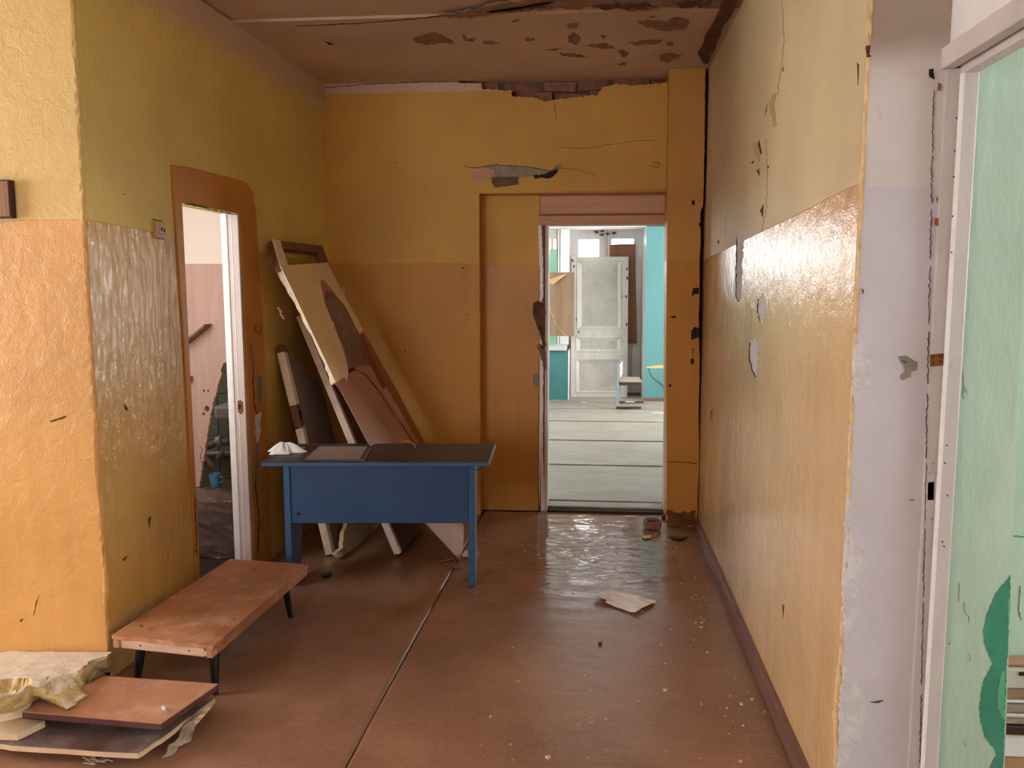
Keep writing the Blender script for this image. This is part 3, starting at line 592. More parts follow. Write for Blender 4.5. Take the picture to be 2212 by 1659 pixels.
# head: stepped mouldings running towards the camera
MB().box(x0-.012, x0+.02, 1.2, YT+.04, zhb, zht).build('head_casing', M['white_paint'], door_r, .003)
MB().box(x0+.02, x1, 1.2, YT+.04, zhb+.006, zht-.003).build('head', M['white_paint'], door_r, .002)
MB().box(x1, x2, 1.2, YT+.04, zst, zht-.003).build('head_stop', M['white_paint'], door_r, .004)
MB().box(x0, x2, 1.1, 1.2, 0, zhb+.05).build('jamb', M['white_paint'], door_r, .003)
wall_side = struct(MB().box(.885, .96, 1.1, YT+.05, zht, HC+.015).build('wall_right_hall', M['far_white']))
MB().box(.885, .97, -3.1, -2.0, 0, HC+.015).build('wall_panel', M['far_white'], wall_side)
MB().box(.885, .97, -1.1, 1.1, 0, HC+.015).build('wall_panel', M['far_white'], wall_side)
MB().box(.885, .97, -2.0, -1.1, 0, .8).build('wall_panel', M['far_white'], wall_side)  # unseen opening above this panel, added to let light onto the left wall
MB().box(.885, .97, -2.0, -1.1, 2.3, HC+.015).build('wall_panel', M['far_white'], wall_side)
JZ = lambda x, y: Yp(x, y, YT-.012)
hp = MB().prism([JZ(*p) for p in ((2009, 766), (2040, 763), (2041, 788), (2009, 792))], V((0, -.003, 0))).build('hinge_plate', M['rust'], door_r)
for p in ((2016, 771), (2030, 769), (2016, 784), (2031, 781)):
    MB().tube([Yp(*p, YT-.015), Yp(*p, YT-.0165)], .0022, 8).build('screw', M['crack'], hp)
sp = MB().prism([JZ(*p) for p in ((1999, 992), (2034, 993), (2031, 1131), (1994, 1129))], V((0, -.002, 0)), [[JZ(*p) for p in ((2004, 1042), (2018, 1040), (2017, 1080), (2003, 1080))]]).build('strike_plate', M['white_paint'], door_r)
MB().prism([Yp(*p, YT-.0115) for p in ((2002, 1038), (2020, 1036), (2019, 1084), (2001, 1084))], V((0, -.0005, 0))).build('latch_hole', M['hole'], door_r)
for p in ((2016, 1001), (2008, 1023), (2024, 1022), (2025, 1100), (2012, 1121)):
    MB().tube([Yp(*p, YT-.014), Yp(*p, YT-.0155)], .0025, 8).build('screw', M['grey_plaster'], sp)
for px, m in (([(2006, 150), (2016, 148), (2018, 172), (2008, 166)], 'hole'), ([(2026, 178), (2033, 182), (2032, 196), (2025, 194)], 'lath'), ([(2020, 470), (2027, 472), (2026, 488), (2019, 486)], 'lath'), ([(2023, 425), (2027, 428), (2024, 438)], 'lath')):
    patch(px, lambda x, y: Yp(x, y, YT-.0125), NY, m, 'chipped_paint', door_r, .002, .8)
for y0, y1 in ((195, 330), (335, 440), (452, 560), (575, 700), (715, 830), (850, 990), (1000, 1130), (1140, 1290), (1300, 1480), (1500, 1660)):
    xx = lambda y: 2017-(y-200)*.0205
    ribbon([(xx(y0), y0), (xx((y0+y1)/2)-1, (y0+y1)/2), (xx(y1), y1)], 2.6, lambda x, y: Yp(x, y, YT-.012), NY, 'joint', 'crack', door_r, .002, 1.5)
for p in ((2066, 255), (2062, 326), (2060, 382), (2057, 467), (2055, 545), (2045, 962), (2041, 1000), (2046, 1070), (2039, 1180), (2050, 1390), (2036, 1170)):
    patch([(p[0]-2, p[1]-2), (p[0]+2, p[1]-1), (p[0]+1, p[1]+3)], lambda x, y: Yp(x, y, YT-.032), NY, 'crack', 'chip', door_r, .001, .5)
# ---- green room beyond
GY = 2.22
GZ = lambda x, y: Yp(x, y, GY)
gx = lambda z: 1.147-.029*z
wall_green = struct(MB().prism([V((.95, GY, 0)), V((gx(0), GY, 0)), V((gx(HC), GY, HC)), V((.95, GY, HC))], V((0, .55, 0))).build('wall_green_near', M['green']))
wall_gb = struct(MB().box(1.0, 4.3, 2.74, 2.84, 0, HC).build('wall_green_back', M['green']))
MB().box(4.2, 4.3, 2.0, 2.8, 0, HC).build('wall_panel', M['green'], wall_gb)
MB().box(4.2, 4.3, -1.3, .4, 0, HC).build('wall_panel', M['green'], wall_gb)
MB().box(4.2, 4.3, .4, 2.0, 0, .9).build('wall_panel', M['green'], wall_gb)
MB().box(4.2, 4.3, .4, 2.0, 2.5, HC).build('wall_panel', M['green'], wall_gb)
floor_g = struct(MB().box(.97, 4.3, -1.2, 3.06, -.05, 0).build('floor', M['bench_top']))
struct(MB().box(.97, 4.3, -1.2, 3.06, HC, HC+.1).build('ceiling', M['far_white']))
struct(MB().box(.97, 4.3, -1.3, -1.2, 0, HC).build('wall_green_front', M['green']))
patch([(2183, 1241), (2181, 1300), (2178, 1380), (2174, 1450), (2171, 1550), (2168, 1625), (2166, 1690), (2128, 1690), (2140, 1650), (2151, 1632), (2149, 1620), (2128, 1594), (2118, 1560), (2115, 1530), (2120, 1490), (2124, 1472), (2144, 1432), (2136, 1418), (2126, 1390), (2124, 1362), (2130, 1330), (2148, 1285)], GZ, NY, 'green_dark', 'painted_leaf', wall_green, .0008, 1.2)
patch([(2172, 1450), (2170, 1560), (2165, 1550), (2154, 1530), (2155, 1490), (2164, 1452)], lambda x, y: Yp(x, y, GY-.001), NY, 'green_mid', 'painted_leaf', wall_green, .0006, 1.5)
patch([(2182, 1290), (2180, 1350), (2177, 1350), (2176, 1300)], lambda x, y: Yp(x, y, GY-.001), NY, 'green_mid', 'painted_leaf', wall_green, .0006, 1)
for px in ([(2083, 1300), (2084, 1322), (2092, 1330), (2094, 1346)], [(2080, 805), (2082, 835), (2090, 850)], [(2094, 1430), (2096, 1418), (2092, 1410)], [(2083, 1600), (2087, 1612)]):
    ribbon(px, 1.2, GZ, NY, 'under_green', 'crack', wall_green, .001)
for y0, y1 in ((390, 425), (825, 862), (1258, 1300)):
    xx = lambda y: 2094-(y-200)*.0205
    ribbon([(xx(y0), y0), (xx(y1), y1)], 1.6, lambda x, y: Yp(x, y, GY), NY, 'under_green', 'crack', wall_green, .001, 1.3)
GB = lambda x, y: Yp(x, y, 2.74)
ribbon([(2188, 1157), (2214, 1160)], 3, GB, NY, 'green_dark', 'crack', wall_gb, .002)
ribbon([(2204, 1265), (2200, 1320), (2206, 1340)], 2, GB, NY, 'under_green', 'crack', wall_gb, .002)

# ---- washroom behind the left doorway
door_l = struct(empty('door_3', lw(1.25, 0)))
jl = lambda d: None
MB().prism([lw(1.243, 1.895), lw(1.262, 0), lw(1.262, 0, -.056), lw(1.243, 1.895, -.056)], -LU*.022).build('jamb', M['pink_white'], door_l, .002)
MB().prism([lw(1.245, 1.90, -.057), lw(1.264, 0, -.057), lw(1.264, 0, -.094), lw(1.245, 1.90, -.094)], -LU*.03).build('reveal', M['white_bright'], door_l, .006)
MB().prism([lw(1.223, 1.895, -.034), lw(1.242, 0, -.034), lw(1.242, 0, -.038), lw(1.223, 1.895, -.038)], -LU*.004).build('jamb_bead', M['white_bright'], door_l)
JL = lambda x, y: PL(x, y, lw(1.228, 0), -LU)
ks = MB().prism([JL(*p) for p in ((514, 866), (519, 864), (523, 868), (524, 886), (521, 894), (516, 892), (514, 884))], -LU*.003).build('lock_plate', M['rust'], door_l)
MB().prism([JL(*p)-LU*.0035 for p in ((516, 873), (521, 873), (521, 883), (517, 883))], -LU*.001).build('keyhole', M['hole'], ks)
wl_floor = struct(MB().box(-3.6, -1.83, 3.07, 5.7, -.05, -.002).build('floor', M['darkfloor']))
struct(MB().box(-3.6, -1.84, 3.07, 5.7, HC, HC+.1).build('ceiling', M['cream_wall']))
struct(MB().box(-3.7, -3.6, 3.0, 5.7, 0, HC).build('wall_washroom_left', M['cream_wall']))
wr = struct(MB().box(-1.85, -1.74, 5.44, 5.7, 0, HC).build('wall_washroom_right', M['cream_wall']))
wt = struct(MB().box(-3.6, -1.85, 5.62, 5.7, 0, HC).build('wall_washroom_back', M['mortar']))
for i in range(8):
    for j in range(7):
        x = -3.35+i*.153+(.0)
        if x > -2.0+.0: continue
        MB().box(x, x+.148, 5.608, 5.62, .02+j*.153, .168+j*.153).build('tile', M['tile'], wt, .002, seg=1)
PY = 4.72
QZ = lambda x, y: Yp(x, y, PY)
tear = rag([(498, 774), (482, 785), (477, 797), (479, 808), (476, 818), (470, 836), (467, 848), (462, 866), (455, 893), (450, 930), (446, 955), (440, 990), (436, 1010), (432, 1050)], 1.5, None, False)
pp = [QZ(*p) for p in tear]
hole1 = [QZ(447+5.5*math.cos(t), 883+6.5*math.sin(t)) for t in [i*math.pi/5 for i in range(10)]]
hole2 = [QZ(440+3*math.cos(t), 894+3.5*math.sin(t)) for t in [i*math.pi/4 for i in range(8)]]
outl = [V((-1.97, PY, HC)), V((-1.97, PY, pp[0].z))] + pp + [QZ(424, 1052), V((-2.6, PY, .28)), V((-2.6, PY, 0)), V((-3.6, PY, 0)), V((-3.6, PY, HC))]
part = struct(MB().prism(outl, V((0, .025, 0)), [hole1, hole2]).build('wall_washroom_partition', M['partition']))
MB().obox(QZ(402, 748), QZ(455, 706)-QZ(402, 748), V((0, -.09, 0)), V((.006, 0, .02))).build('wooden_bar', M['oak'], part, .003)
MB().obox(QZ(404, 824), QZ(417, 822)-QZ(404, 824), V((0, -.05, 0)), V((0, 0, .028))).build('wooden_peg', M['oak'], part, .003)
for p in ((441, 844), (450, 844)):
    MB().tube([Yp(*p, PY), Yp(*p, PY-.0015)], .006, 10).build('screw_hole', M['hole'], part)
ribbon([(432, 962), (437, 972), (433, 985), (437, 1000)], 1.5, QZ, NY, 'crack', 'crack', part, .001)

# ---- far room
FZ = .03
fl2 = struct(MB().box(-3.2, 2.7, 5.735, 12.4, -.1, -.01).build('floor', M['darkfloor']))
ys = [5.745, 6.98, 8.16, 9.40, 10.42, 11.02, 12.3]
for i in range(6):
    MB().box(-3.1, 2.6, ys[i]+.03, ys[i+1]-.03, -.01, FZ-(.0 if i < 4 else .0)).build('floor_board', M['floorboard'], fl2, .004)
struct(MB().box(-3.2, 2.7, 5.735, 12.4, 3.0, 3.1).build('ceiling', M['far_white']))
wfr = struct(MB().box(2.6, 2.7, 5.735, 8.5, 0, 3).build('wall_far_right', M['teal']))
MB().box(2.6, 2.7, 10.5, 12.3, 0, 3).build('wall_panel', M['teal'], wfr)
MB().box(2.6, 2.7, 8.5, 10.5, 0, .6).build('wall_panel', M['teal'], wfr)
MB().box(2.6, 2.7, 8.5, 10.5, 2.6, 3).build('wall_panel', M['teal'], wfr)
wfl = struct(MB().box(-3.2, -3.1, 5.735, 9.0, 0, 3).build('wall_far_left', M['teal']))
MB().box(-3.2, -3.1, 10.4, 12.3, 0, 3).build('wall_panel', M['teal'], wfl)
MB().box(-3.2, -3.1, 9.0, 10.4, 0, .9).build('wall_panel', M['teal'], wfl)
MB().box(-3.2, -3.1, 9.0, 10.4, 2.6, 3).build('wall_panel', M['teal'], wfl)
wff = struct(MB().box(-3.1, xdl-.0, 5.735, 5.80, 0, 3).build('wall_far_front', M['far_white']))
MB().box(xdr+.01, 2.6, 5.735, 5.80, 0, 3).build('wall_panel', M['far_white'], wff)
MB().box(xdl, xdr+.01, 5.735, 5.80, zdt+.02, 3).build('wall_panel', M['far_white'], wff)
YW, YNI = 11.25, 11.9
FW = lambda x, y: Yp(x, y, YW)
xtr = FW(1393, 700).x; zs = 2.36
wf = struct(MB().box(xtr, 2.6, YW, 12.3, 0, 3).build('wall_far', M['teal']))
MB().box(-3.1, 2.6, YW, 12.3, zs, 3).build('soffit', M['far_white'], wf)
xpr = FW(1227, 800).x
MB().box(-3.1, xpr, YW, YNI+.1, 0, FW(1200, 758).z).build('parapet', M['teal_dark'], wf)
MB().box(xpr, xpr+.018, YW-.004, YNI+.1, 0, FW(1200, 758).z).build('parapet_edge', M['white_bright'], wf)
MB().box(-3.1, FW(1224, 750).x, YW-.05, YNI, FW(1200, 757).z, FW(1200, 747).z).build('window_sill', M['white_paint'], wf, .004)
MB().box(xtr-.002, xtr+.0, YW+.002, YNI+.1, 0, zs).build('reveal', M['white_paint'], wf)
MB().prism([FW(*p) for p in ((1394, 793), (1417, 789), (1440, 788), (1440, 795), (1415, 796), (1398, 795))], V((0, -.004, 0))).build('torn_paint', M['veneer'], wf)
MB().prism([FW(*p) for p in rag([(1402, 796), (1440, 795), (1440, 842), (1425, 826), (1410, 815), (1404, 806)], 1, 3)], V((0, -.012, 0))).build('peeling_paint_sheet', M['teal'], wf, .003)
MB().box(xtr, 2.6, YW-.03, YW, 0, .07).build('skirting', M['rail_wood'], wf, .004)
# far openings
NZp = lambda x, y: Yp(x, y, YNI)
zt = NZp(1300, 497).z
def xat(px, Y=YNI): return Yp(px, 640, Y).x
bd = struct(empty('door_4', (xat(1307), YNI, FZ)))
zb = .06
def leaf(pxl, pxr, gl, gr, gt, gb_, panel):
    a, b = xat(pxl), xat(pxr); g0, g1 = NZp(gl, 530).x, NZp(gr, 530).x; z1, z0 = NZp(1300, gt).z, NZp(1300, gb_).z
    r = MB().box(a, g0, YNI, YNI+.05, zb, zt).build('stile', M['white_paint'], bd, .004)
    MB().box(g1, b, YNI, YNI+.05, zb, zt).build('stile', M['white_paint'], bd, .004)
    MB().box(g0, g1, YNI, YNI+.05, z1, zt).build('top_rail', M['white_paint'], bd, .004)
    MB().box(g0, g1, YNI, YNI+.05, .78, .92).build('middle_rail', M['white_paint'], bd, .004)
    MB().box(g0, g1, YNI, YNI+.05, zb, .16).build('bottom_rail', M['white_paint'], bd, .004)
    MB().box(g0, g1, YNI+.015, YNI+.04, .16, .78).build('lower_panel', M['grey_white'], bd, .004)
    MB().box(g0+.04, g1-.04, YNI+.003, YNI+.03, .24, .70).build('raised_field', M['grey_white'], bd, .01)
    MB().box(g0, g1, YNI+.022, YNI+.026, .92, z1).build('glass_pane', M['glass'], bd)
leaf(1230, 1304, 1250, 1294, 517, 0, 0)
leaf(1309, 1386, 1321, 1369, 516, 0, 0)
MB().box(xat(1304), xat(1309), YNI-.012, YNI+.03, zb, zt).build('meeting_bead', M['old_white'], bd, .004)
MB().box(xat(1228), xat(1393), YNI-.01, YNI+.09, zt, zs+.02).build('frame_head', M['white_paint'], bd, .006)
MB().box(xat(1386), xtr+.05, YNI-.03, YNI+.09, 0, zt).build('frame_post', M['old_white'], bd, .006)
MB().box(xat(1222), xat(1231), YNI-.03, YNI+.09, 0, zt).build('frame_post', M['old_white'], bd, .006)
MB().box(xat(1228), xtr, YNI-.06, YNI+.1, 0, zb).build('threshold', M['rail_wood'], bd, .004)
for p in ((1288, 500), (1300, 498), (1312, 504), (1326, 502), (1300, 506)):
    patch([(p[0]-6, p[1]), (p[0]+2, p[1]-2), (p[0]+6, p[1]+2), (p[0], p[1]+5)], lambda x, y: Yp(x, y, YNI-.012), NY, 'dark_damage', 'chipped_paint', bd, .002, 1)
YW1 = 11.7
w1 = struct(empty('window_1', (xat(1195, YW1), YW1, .75)))
WZ = lambda x, y: Yp(x, y, YW1)
zw0, zw1 = .76, zs
MB().box(WZ(1211, 550).x, WZ(1230, 550).x, YW1-.05, YNI-.03, zw0, zw1).build('white_post', M['far_white'], w1, .004)
MB().box(WZ(1201, 550).x, WZ(1206, 550).x, YW1, YW1+.06, zw0, zw1).build('stile', M['old_white'], w1, .004)
MB().box(WZ(1207, 550).x, WZ(1211, 550).x, YW1-.02, YW1+.08, zw0, zw1).build('frame_post', M['old_white'], w1, .003)
MB().box(WZ(1190, 550).x, WZ(1195, 550).x, YW1+.02, YW1+.06, WZ(1190, 545).z, WZ(1190, 512).z).build('glazing_bar', M['outer_orange'], w1)
MB().box(WZ(1120, 550).x, WZ(1201, 550).x, YW1, YW1+.06, WZ(1190, 516).z, zw1).build('top_rail', M['old_white'], w1, .004)
MB().box(WZ(1120, 550).x, WZ(1201, 550).x, YW1+.03, YW1+.034, zw0, zw1).build('glass_pane', M['glass'], w1)
MB().box(-2.15, WZ(1150, 550).x+.01, YW1-.02, YW1-.002, zw0, 1.68).build('green_panel', M['pale_green_board'], w1, .002)
MB().box(WZ(1150, 550).x, WZ(1204, 550).x, YW1-.02, YW1-.002, zw0, WZ(1190, 538).z).build('green_panel', M['pale_green_board'], w1, .002)
for xx_ in (-.86, -1.5, -2.15): MB().box(xx_-.03, xx_+.03, YW1, YW1+.06, zw0, zw1-.08).build('frame_post', M['old_white'], w1)
MB().box(-3.1, -2.18, YW1, YW1+.06, zw0, zw1).build('frame_post', M['old_white'], w1)
MB().box(-2.15, WZ(1120, 550).x, YW1, YW1+.06, zw1-.08, zw1).build('top_rail', M['old_white'], w1)
MB().box(-2.15, WZ(1120, 550).x, YW1+.03, YW1+.034, zw0, zw1-.08).build('glass_pane', M['glass'], w1)
# ---- hall behind the camera
wh = struct(MB().box(-4.6, -3.75, -3.2, -3.1, 0, HC+.02).build('wall_hall_back', M['wall_near']))
MB().box(-2.05, .97, -3.2, -3.1, 0, HC+.02).build('wall_panel', M['wall_near'], wh)
MB().box(-3.75, -2.05, -3.2, -3.1, 0, .75).build('wall_panel', M['wall_near'], wh)
MB().box(-3.75, -2.05, -3.2, -3.1, 2.4, HC+.02).build('wall_panel', M['wall_near'], wh)
for x in (-3.18, -2.62): MB().box(x-.03, x+.03, -3.18, -3.12, .75, 2.4).build('mullion', M['white_paint'], wh)
whl = struct(MB().box(-4.7, -4.6, -3.1, 1.1, 0, HC+.02).build('wall_hall_left', M['wall_near']))
MB().box(-4.7, -4.6, 2.7, 3.0, 0, HC+.02).build('wall_panel', M['wall_near'], whl)
MB().box(-4.7, -4.6, 1.1, 2.7, 0, .75).build('wall_panel', M['wall_near'], whl)
MB().box(-4.7, -4.6, 1.1, 2.7, 2.4, HC+.02).build('wall_panel', M['wall_near'], whl)
# ================================================================== THINGS IN THE CORRIDOR
# ---- blue desk
DZ = .68
dt = lambda x, y: Zp(x, y, DZ)
q = [dt(563, 998), dt(1057, 998), dt(1071, 958), dt(624, 958)]
dfx = (q[1]-q[0]).normalized(); dfy = V((-dfx.y, dfx.x, 0))
desk = thing('writing_desk', (-1.05, 4.1, 0), 'blue painted school writing desk with a worn dark top', 'desk')
MB().prism([p-V((0, 0, .004)) for p in q], V((0, 0, -.018))).build('top_edge', M['blue_edge'], desk, .003)
MB().prism([q[0]+dfx*.004+dfy*.004, q[1]-dfx*.004+dfy*.004, q[2]-dfx*.003, q[3]+dfx*.003], V((0, 0, -.005))).build('desktop', M['desktop'], desk, .0015)
o_r = Zp(1013, 1267); o_r.z = 0
def side_panel(o, th):
    pr = [o, o+dfy*.15, o+dfy*.17+V((0, 0, .07)), o+dfy*.20+V((0, 0, .16)), o+dfy*.33+V((0, 0, DZ-.022)), o+V((0, 0, DZ-.022))]
    return MB().prism(pr, dfx*th).build('leg', M['blue_edge'], desk, .003)
side_panel(o_r, .032)
o_l = o_r-dfx*(o_r.x-Yp(613, 1060, 3.985).x)/dfx.x
side_panel(o_l, .032)
zm = Yp(820, 1130, 4.04).z
MB().obox(o_l+dfx*.032+dfy*.012+V((0, 0, zm)), dfx*((o_r-o_l).length-.032), dfy*.016, V((0, 0, DZ-.022-zm))).build('modesty_panel', M['blue'], desk, .002)
for o in (o_l+dfx*.032, o_r):
    pass
hk = o_r+dfx*.032+dfy*.05+V((0, 0, .60))
MB().tube([hk, hk+dfx*.03, hk+dfx*.034+V((0, 0, .02))], .002, 6).build('wire_hook', M['chair_dark'], desk)
MB().tube([o_l+dfx*.07+dfy*.012+V((0, 0, zm+.05)), o_l+dfx*.07+dfy*.0105+V((0, 0, zm+.05))], .008, 9).build('knot_hole', M['hole'], desk)
# on the desk
rag_c = dt(614, 978)
def clothf(u, v):
    a = u*2*math.pi; r = v
    R = .072*(1+.35*math.sin(3*a+.6)+.18*math.sin(5*a))
    h = .05*(1-r**1.2)*(1+.5*math.sin(7*a)*r*(1-r)*3)+.006*NZ.noise(V((math.cos(a)*3*r, math.sin(a)*3*r, 2)))
    return rag_c+V((math.cos(a)*R*r*1.1, math.sin(a)*R*r*.75, max(.0015, h+.002)))
c = MB().grid(clothf, 56, 14).build('crumpled_rag', M['cloth'], None, smooth=True); tag(c, 'crumpled white rag on the left end of the blue desk', 'rag')
mq = [Zp(*p, DZ+.012) for p in ((655, 991), (786, 992), (801, 966), (684, 965))]
mat = thing('ribbed_mat', (mq[0].x, mq[0].y, DZ), 'grey ribbed plastic tray lying on the blue desk', 'tray')
MB().prism(mq, V((0, 0, -.0115))).build('tray_base', M['mat'], mat, .003)
mb = MB()
for i in range(26):
    t0 = (i+.5)/26; a0 = mq[0].lerp(mq[3], t0); b0 = mq[1].lerp(mq[2], t0)
    a0, b0 = a0.lerp(b0, .05), a0.lerp(b0, .93)
    w = (mq[3]-mq[0])/26*.5
    mb.obox(a0, (b0-a0)+w*1.5, w, V((0, 0, .0035)))
r = mb.build('ribs', M['lilac_face'], mat); r['kind'] = 'stuff'
pk_ = [dt(*p)+V((0, 0, h)) for p, h in (((866, 957), .004), ((880, 958), .012), ((890, 961), .010), ((896, 965), .006), ((895, 969), .003))]
mb = MB()
for i in range(len(pk_)-1):
    mb.prism([pk_[i], pk_[i+1], pk_[i+1]+V((.012, -.022, .004)), pk_[i]+V((.006, -.016, .003))], V((0, 0, .002)))
tag(mb.build('bark_strip', M['peel'], None), 'curled orange strip of bark at the back of the desk', 'strip')
tag(MB().tube([dt(628, 971)+V((0, 0, .004)), dt(643, 969)+V((0, 0, .005)), dt(659, 969)+V((0, 0, .004))], .0035, 6, .002).build('thin_stick', M['veneer'], None), 'thin pale stick lying behind the white rag', 'stick')

# ---- broken doors leaning in the corner behind the desk
Tn, Tf, Ff = Lp(575, 515), Lp(697, 530), Zp(1005, 1130)
N1 = -((Tf-Tn).cross(Ff-Tf)).normalized()
if N1.x < 0: N1 = -N1
TT = .037
D1 = lambda off: (lambda x, y: PL(x, y, Tn+N1*(TT+off), N1))
d0 = D1(0)
dl = thing('broken_door', Ff, 'broken hollow door with torn cream skin, front one of those leaning behind the desk', 'door', 'broken door panels leaning in the corner')
MB().prism([d0(*p) for p in ((589, 518), (697, 531), (713, 575), (606, 584))], -N1*.034, [[d0(*p) for p in ((612, 537), (687, 546), (694, 568), (622, 574))]]).build('top_frame', M['rail_wood'], dl, .002)
MB().prism([d0(*p) for p in ((587, 517), (604, 520), (622, 576), (606, 580))], N1*.003).build('stile_face', M['cream_edge'], dl)
near = [(605, 577), (640, 637), (680, 713), (710, 775), (727, 826)]
MB().prism([d0(*p) for p in rag(near, 1.5, 6, False)+[(748, 812), (640, 574)]], -N1*.034).build('near_stile', M['cream_edge'], dl)
cx = [(604, 575), (706, 568), (742, 640), (784, 714), (777, 722), (745, 660), (708, 616), (696, 603), (690, 607), (691, 615), (699, 653), (722, 711), (740, 758), (751, 804), (748, 823), (743, 812), (738, 816), (734, 811), (730, 824), (724, 828)]
MB().prism([D1(.001)(*p) for p in cx], N1*.006).build('cream_skin', M['cream_skin'], dl)
MB().prism([D1(.0015)(*p) for p in ((690, 607), (696, 601), (709, 616), (722, 632), (704, 628), (701, 655), (697, 645))], N1*.002).build('torn_skin_layer', M['hardboard'], dl)
MB().prism([D1(.007)(*p) for p in ((713, 697), (720, 696), (722, 706), (716, 708))], N1*.003).build('tape_mark', M['cream_edge'], dl)
def poly_at(pl, t):
    t = t*(len(pl)-1); i = min(int(t), len(pl)-2); f = t-i
    return (pl[i][0]+(pl[i+1][0]-pl[i][0])*f, pl[i][1]+(pl[i+1][1]-pl[i][1])*f)
cl = [(702, 626), (699, 650), (722, 711), (740, 758), (750, 797)]; cr_ = [(703, 625), (724, 640), (748, 665), (777, 722), (796, 789)]
dm = D1(-.010)
def coref(u, v):
    a, b = poly_at(cl, v), poly_at(cr_, v); x, y = a[0]+(b[0]-a[0])*u, a[1]+(b[1]-a[1])*u
    return dm(x, y+random.uniform(-.4, .4))+N1*(.010*math.sin(u*2*math.pi*9+2.5*NZ.noise(V((u*4, v*9, 0)))))
MB().grid(coref, 104, 40).build('corrugated_core', M['core'], dl)
lef = [d0(*p) for p in ((722, 826), (735, 840), (765, 896), (795, 955), (835, 1010), (878, 1074), (920, 1130))]+[Zp(995, 1210, .004)]
rig = [D1(-.006)(*p) for p in ((776, 794), (795, 814), (822, 848), (850, 889), (878, 925), (905, 958))]+[D1(-.006)(957, 1045), Zp(1002, 1135, .06)]
def hbf(u, v):
    def at(P, t):
        t *= len(P)-1; i = min(int(t), len(P)-2); return P[i].lerp(P[i+1], t-i)
    p = at(lef, v).lerp(at(rig, v), u); return p+N1*(.006*math.sin(u*math.pi)*(.3+v))
MB().grid(hbf, 12, 40, -N1*.005).build('hardboard_skin', M['hardboard'], dl, smooth=False)
MB().prism([D1(.002)(*p) for p in ((768, 792), (798, 789), (830, 848), (862, 905), (905, 957), (895, 957), (852, 890), (815, 838), (790, 808), (766, 797))], N1*.003).build('torn_skin_strip', M['hardboard'], dl)
MB().prism([D1(.001)(*p) for p in rag([(779, 722), (786, 718), (850, 830), (918, 955), (960, 1036), (952, 1038), (905, 958), (840, 845)], .8, 4)], -N1*.034).build('far_stile', M['lath'], dl)
MB().prism([D1(-.004)(*p) for p in ((770, 724), (782, 722), (838, 835), (812, 838), (795, 790))], -N1*.02).build('cross_rail', M['rail_wood'], dl)
for p in ((742, 620), (738, 622)): pass
MB().prism([D1(.004)(*p) for p in ((737, 622), (743, 621), (745, 634), (740, 636))], N1*.004).build('plaster_flake', M['pale_board'], dl)
for p in ((617, 655), (622, 668)):
    MB().obox(d0(*p)-N1*.05, V((.02, 0, -.03)), V((0, -.012, 0)), N1*.012).build('splinter', M['rail_wood'], dl)
# second door
def board(name, Tpx, Fpx, width, th, mat_edge, mat_face, label, top_rag=None):
    T, F = Lp(*Tpx), Zp(*Fpx); F.z = .002
    Vv = T-F; n = LU.cross(Vv).normalized()
    if n.x < 0: n = -n
    t = thing(name, F, label, 'door', 'broken door panels leaning in the corner')
    return t, T, F, Vv, n
t2, T2, F2, V2, n2 = board('broken_door', (632, 672), (851, 1203), .7, .04, None, None, 'dark leaning door with a pale edge, directly behind the cream-skinned door')
F2 = F2+n2*.004; 
MB().obox(F2+V2*.004, V2*.97, LU*.035, n2*.042).build('edge_strip', M['cream_edge'], t2, .003)
MB().obox(F2+LU*.034+V2*.004, V2*.965, LU*.55, n2*.040).build('face', M['dusty_face'], t2, .002)
MB().obox(F2+n2*.043+LU*.002, V2*.03, LU*.03, -n2*.03).build('broken_corner', M['cream_edge'], t2, .008)
t3, T3, F3, V3, n3 = board('broken_door', (593, 745), (703, 1201), .5, .04, None, None, 'broken-off grey door with a snapped top, leftmost of those leaning in the corner')
MB().obox(F3, V3*.60, LU*.045, n3*.045).build('edge_strip', M['cream_edge'], t3, .003)
MB().obox(F3+V3*.61, V3*.10, LU*.043, n3*.043).build('edge_strip', M['rail_wood'], t3, .003)
MB().obox(F3+V3*.71, V3*.25, LU*.045, n3*.045).build('edge_strip', M['cream_edge'], t3, .003)
tp = [F3+LU*.045, F3+LU*.045+V3*.95]+[F3+LU*(.045+i*.022)+V3*(.985-.012*i-random.uniform(0, .05)) for i in range(1, 18)]+[F3+LU*.44+V3*.7, F3+LU*.44]
MB().prism(tp, n3*.043).build('face', M['lilac_face'], t3)
MB().lathe(F3+V3*.965+LU*.03+n3*.02, [(.0, -.02), (.026, -.012), (.034, .004), (.028, .022), (.012, .034), (0, .036)], 12).build('splintered_knob', M['bare_wood'], t3, smooth=False)
B3 = lambda x, y: PL(x, y, F3+n3*.0435, n3)
for px in ([(633, 842), (639, 840), (640, 848), (634, 849)], [(645, 886), (651, 886), (651, 896), (646, 897)], [(648, 899), (653, 899), (653, 905), (648, 905)]):
    patch(px, B3, n3, 'hole', 'lock_hole', t3, .001, .5)
t4 = thing('door_panel', Zp(735, 1202), 'pale broken panel wedged between the two dark leaning doors under the desk', 'panel', 'broken door panels leaning in the corner')
F4 = Zp(735, 1202); B4 = lambda x, y: PL(x, y, F4+n3*.03, n3)
MB().prism([B4(*p) for p in rag([(757, 1090), (750, 1129), (742, 1155), (741, 1183), (738, 1192)], 1.5, 3, False)+[(742, 1200), (750, 1195), (838, 1135), (845, 1090)]], -n3*.025).build('face', M['pale_board'], t4)
MB().prism([B4(*p) for p in rag([(727, 1193), (738, 1184), (750, 1186), (752, 1194), (738, 1203), (732, 1202)], .8, 2)], -n3*.028).build('broken_corner', M['cream_edge'], t4)

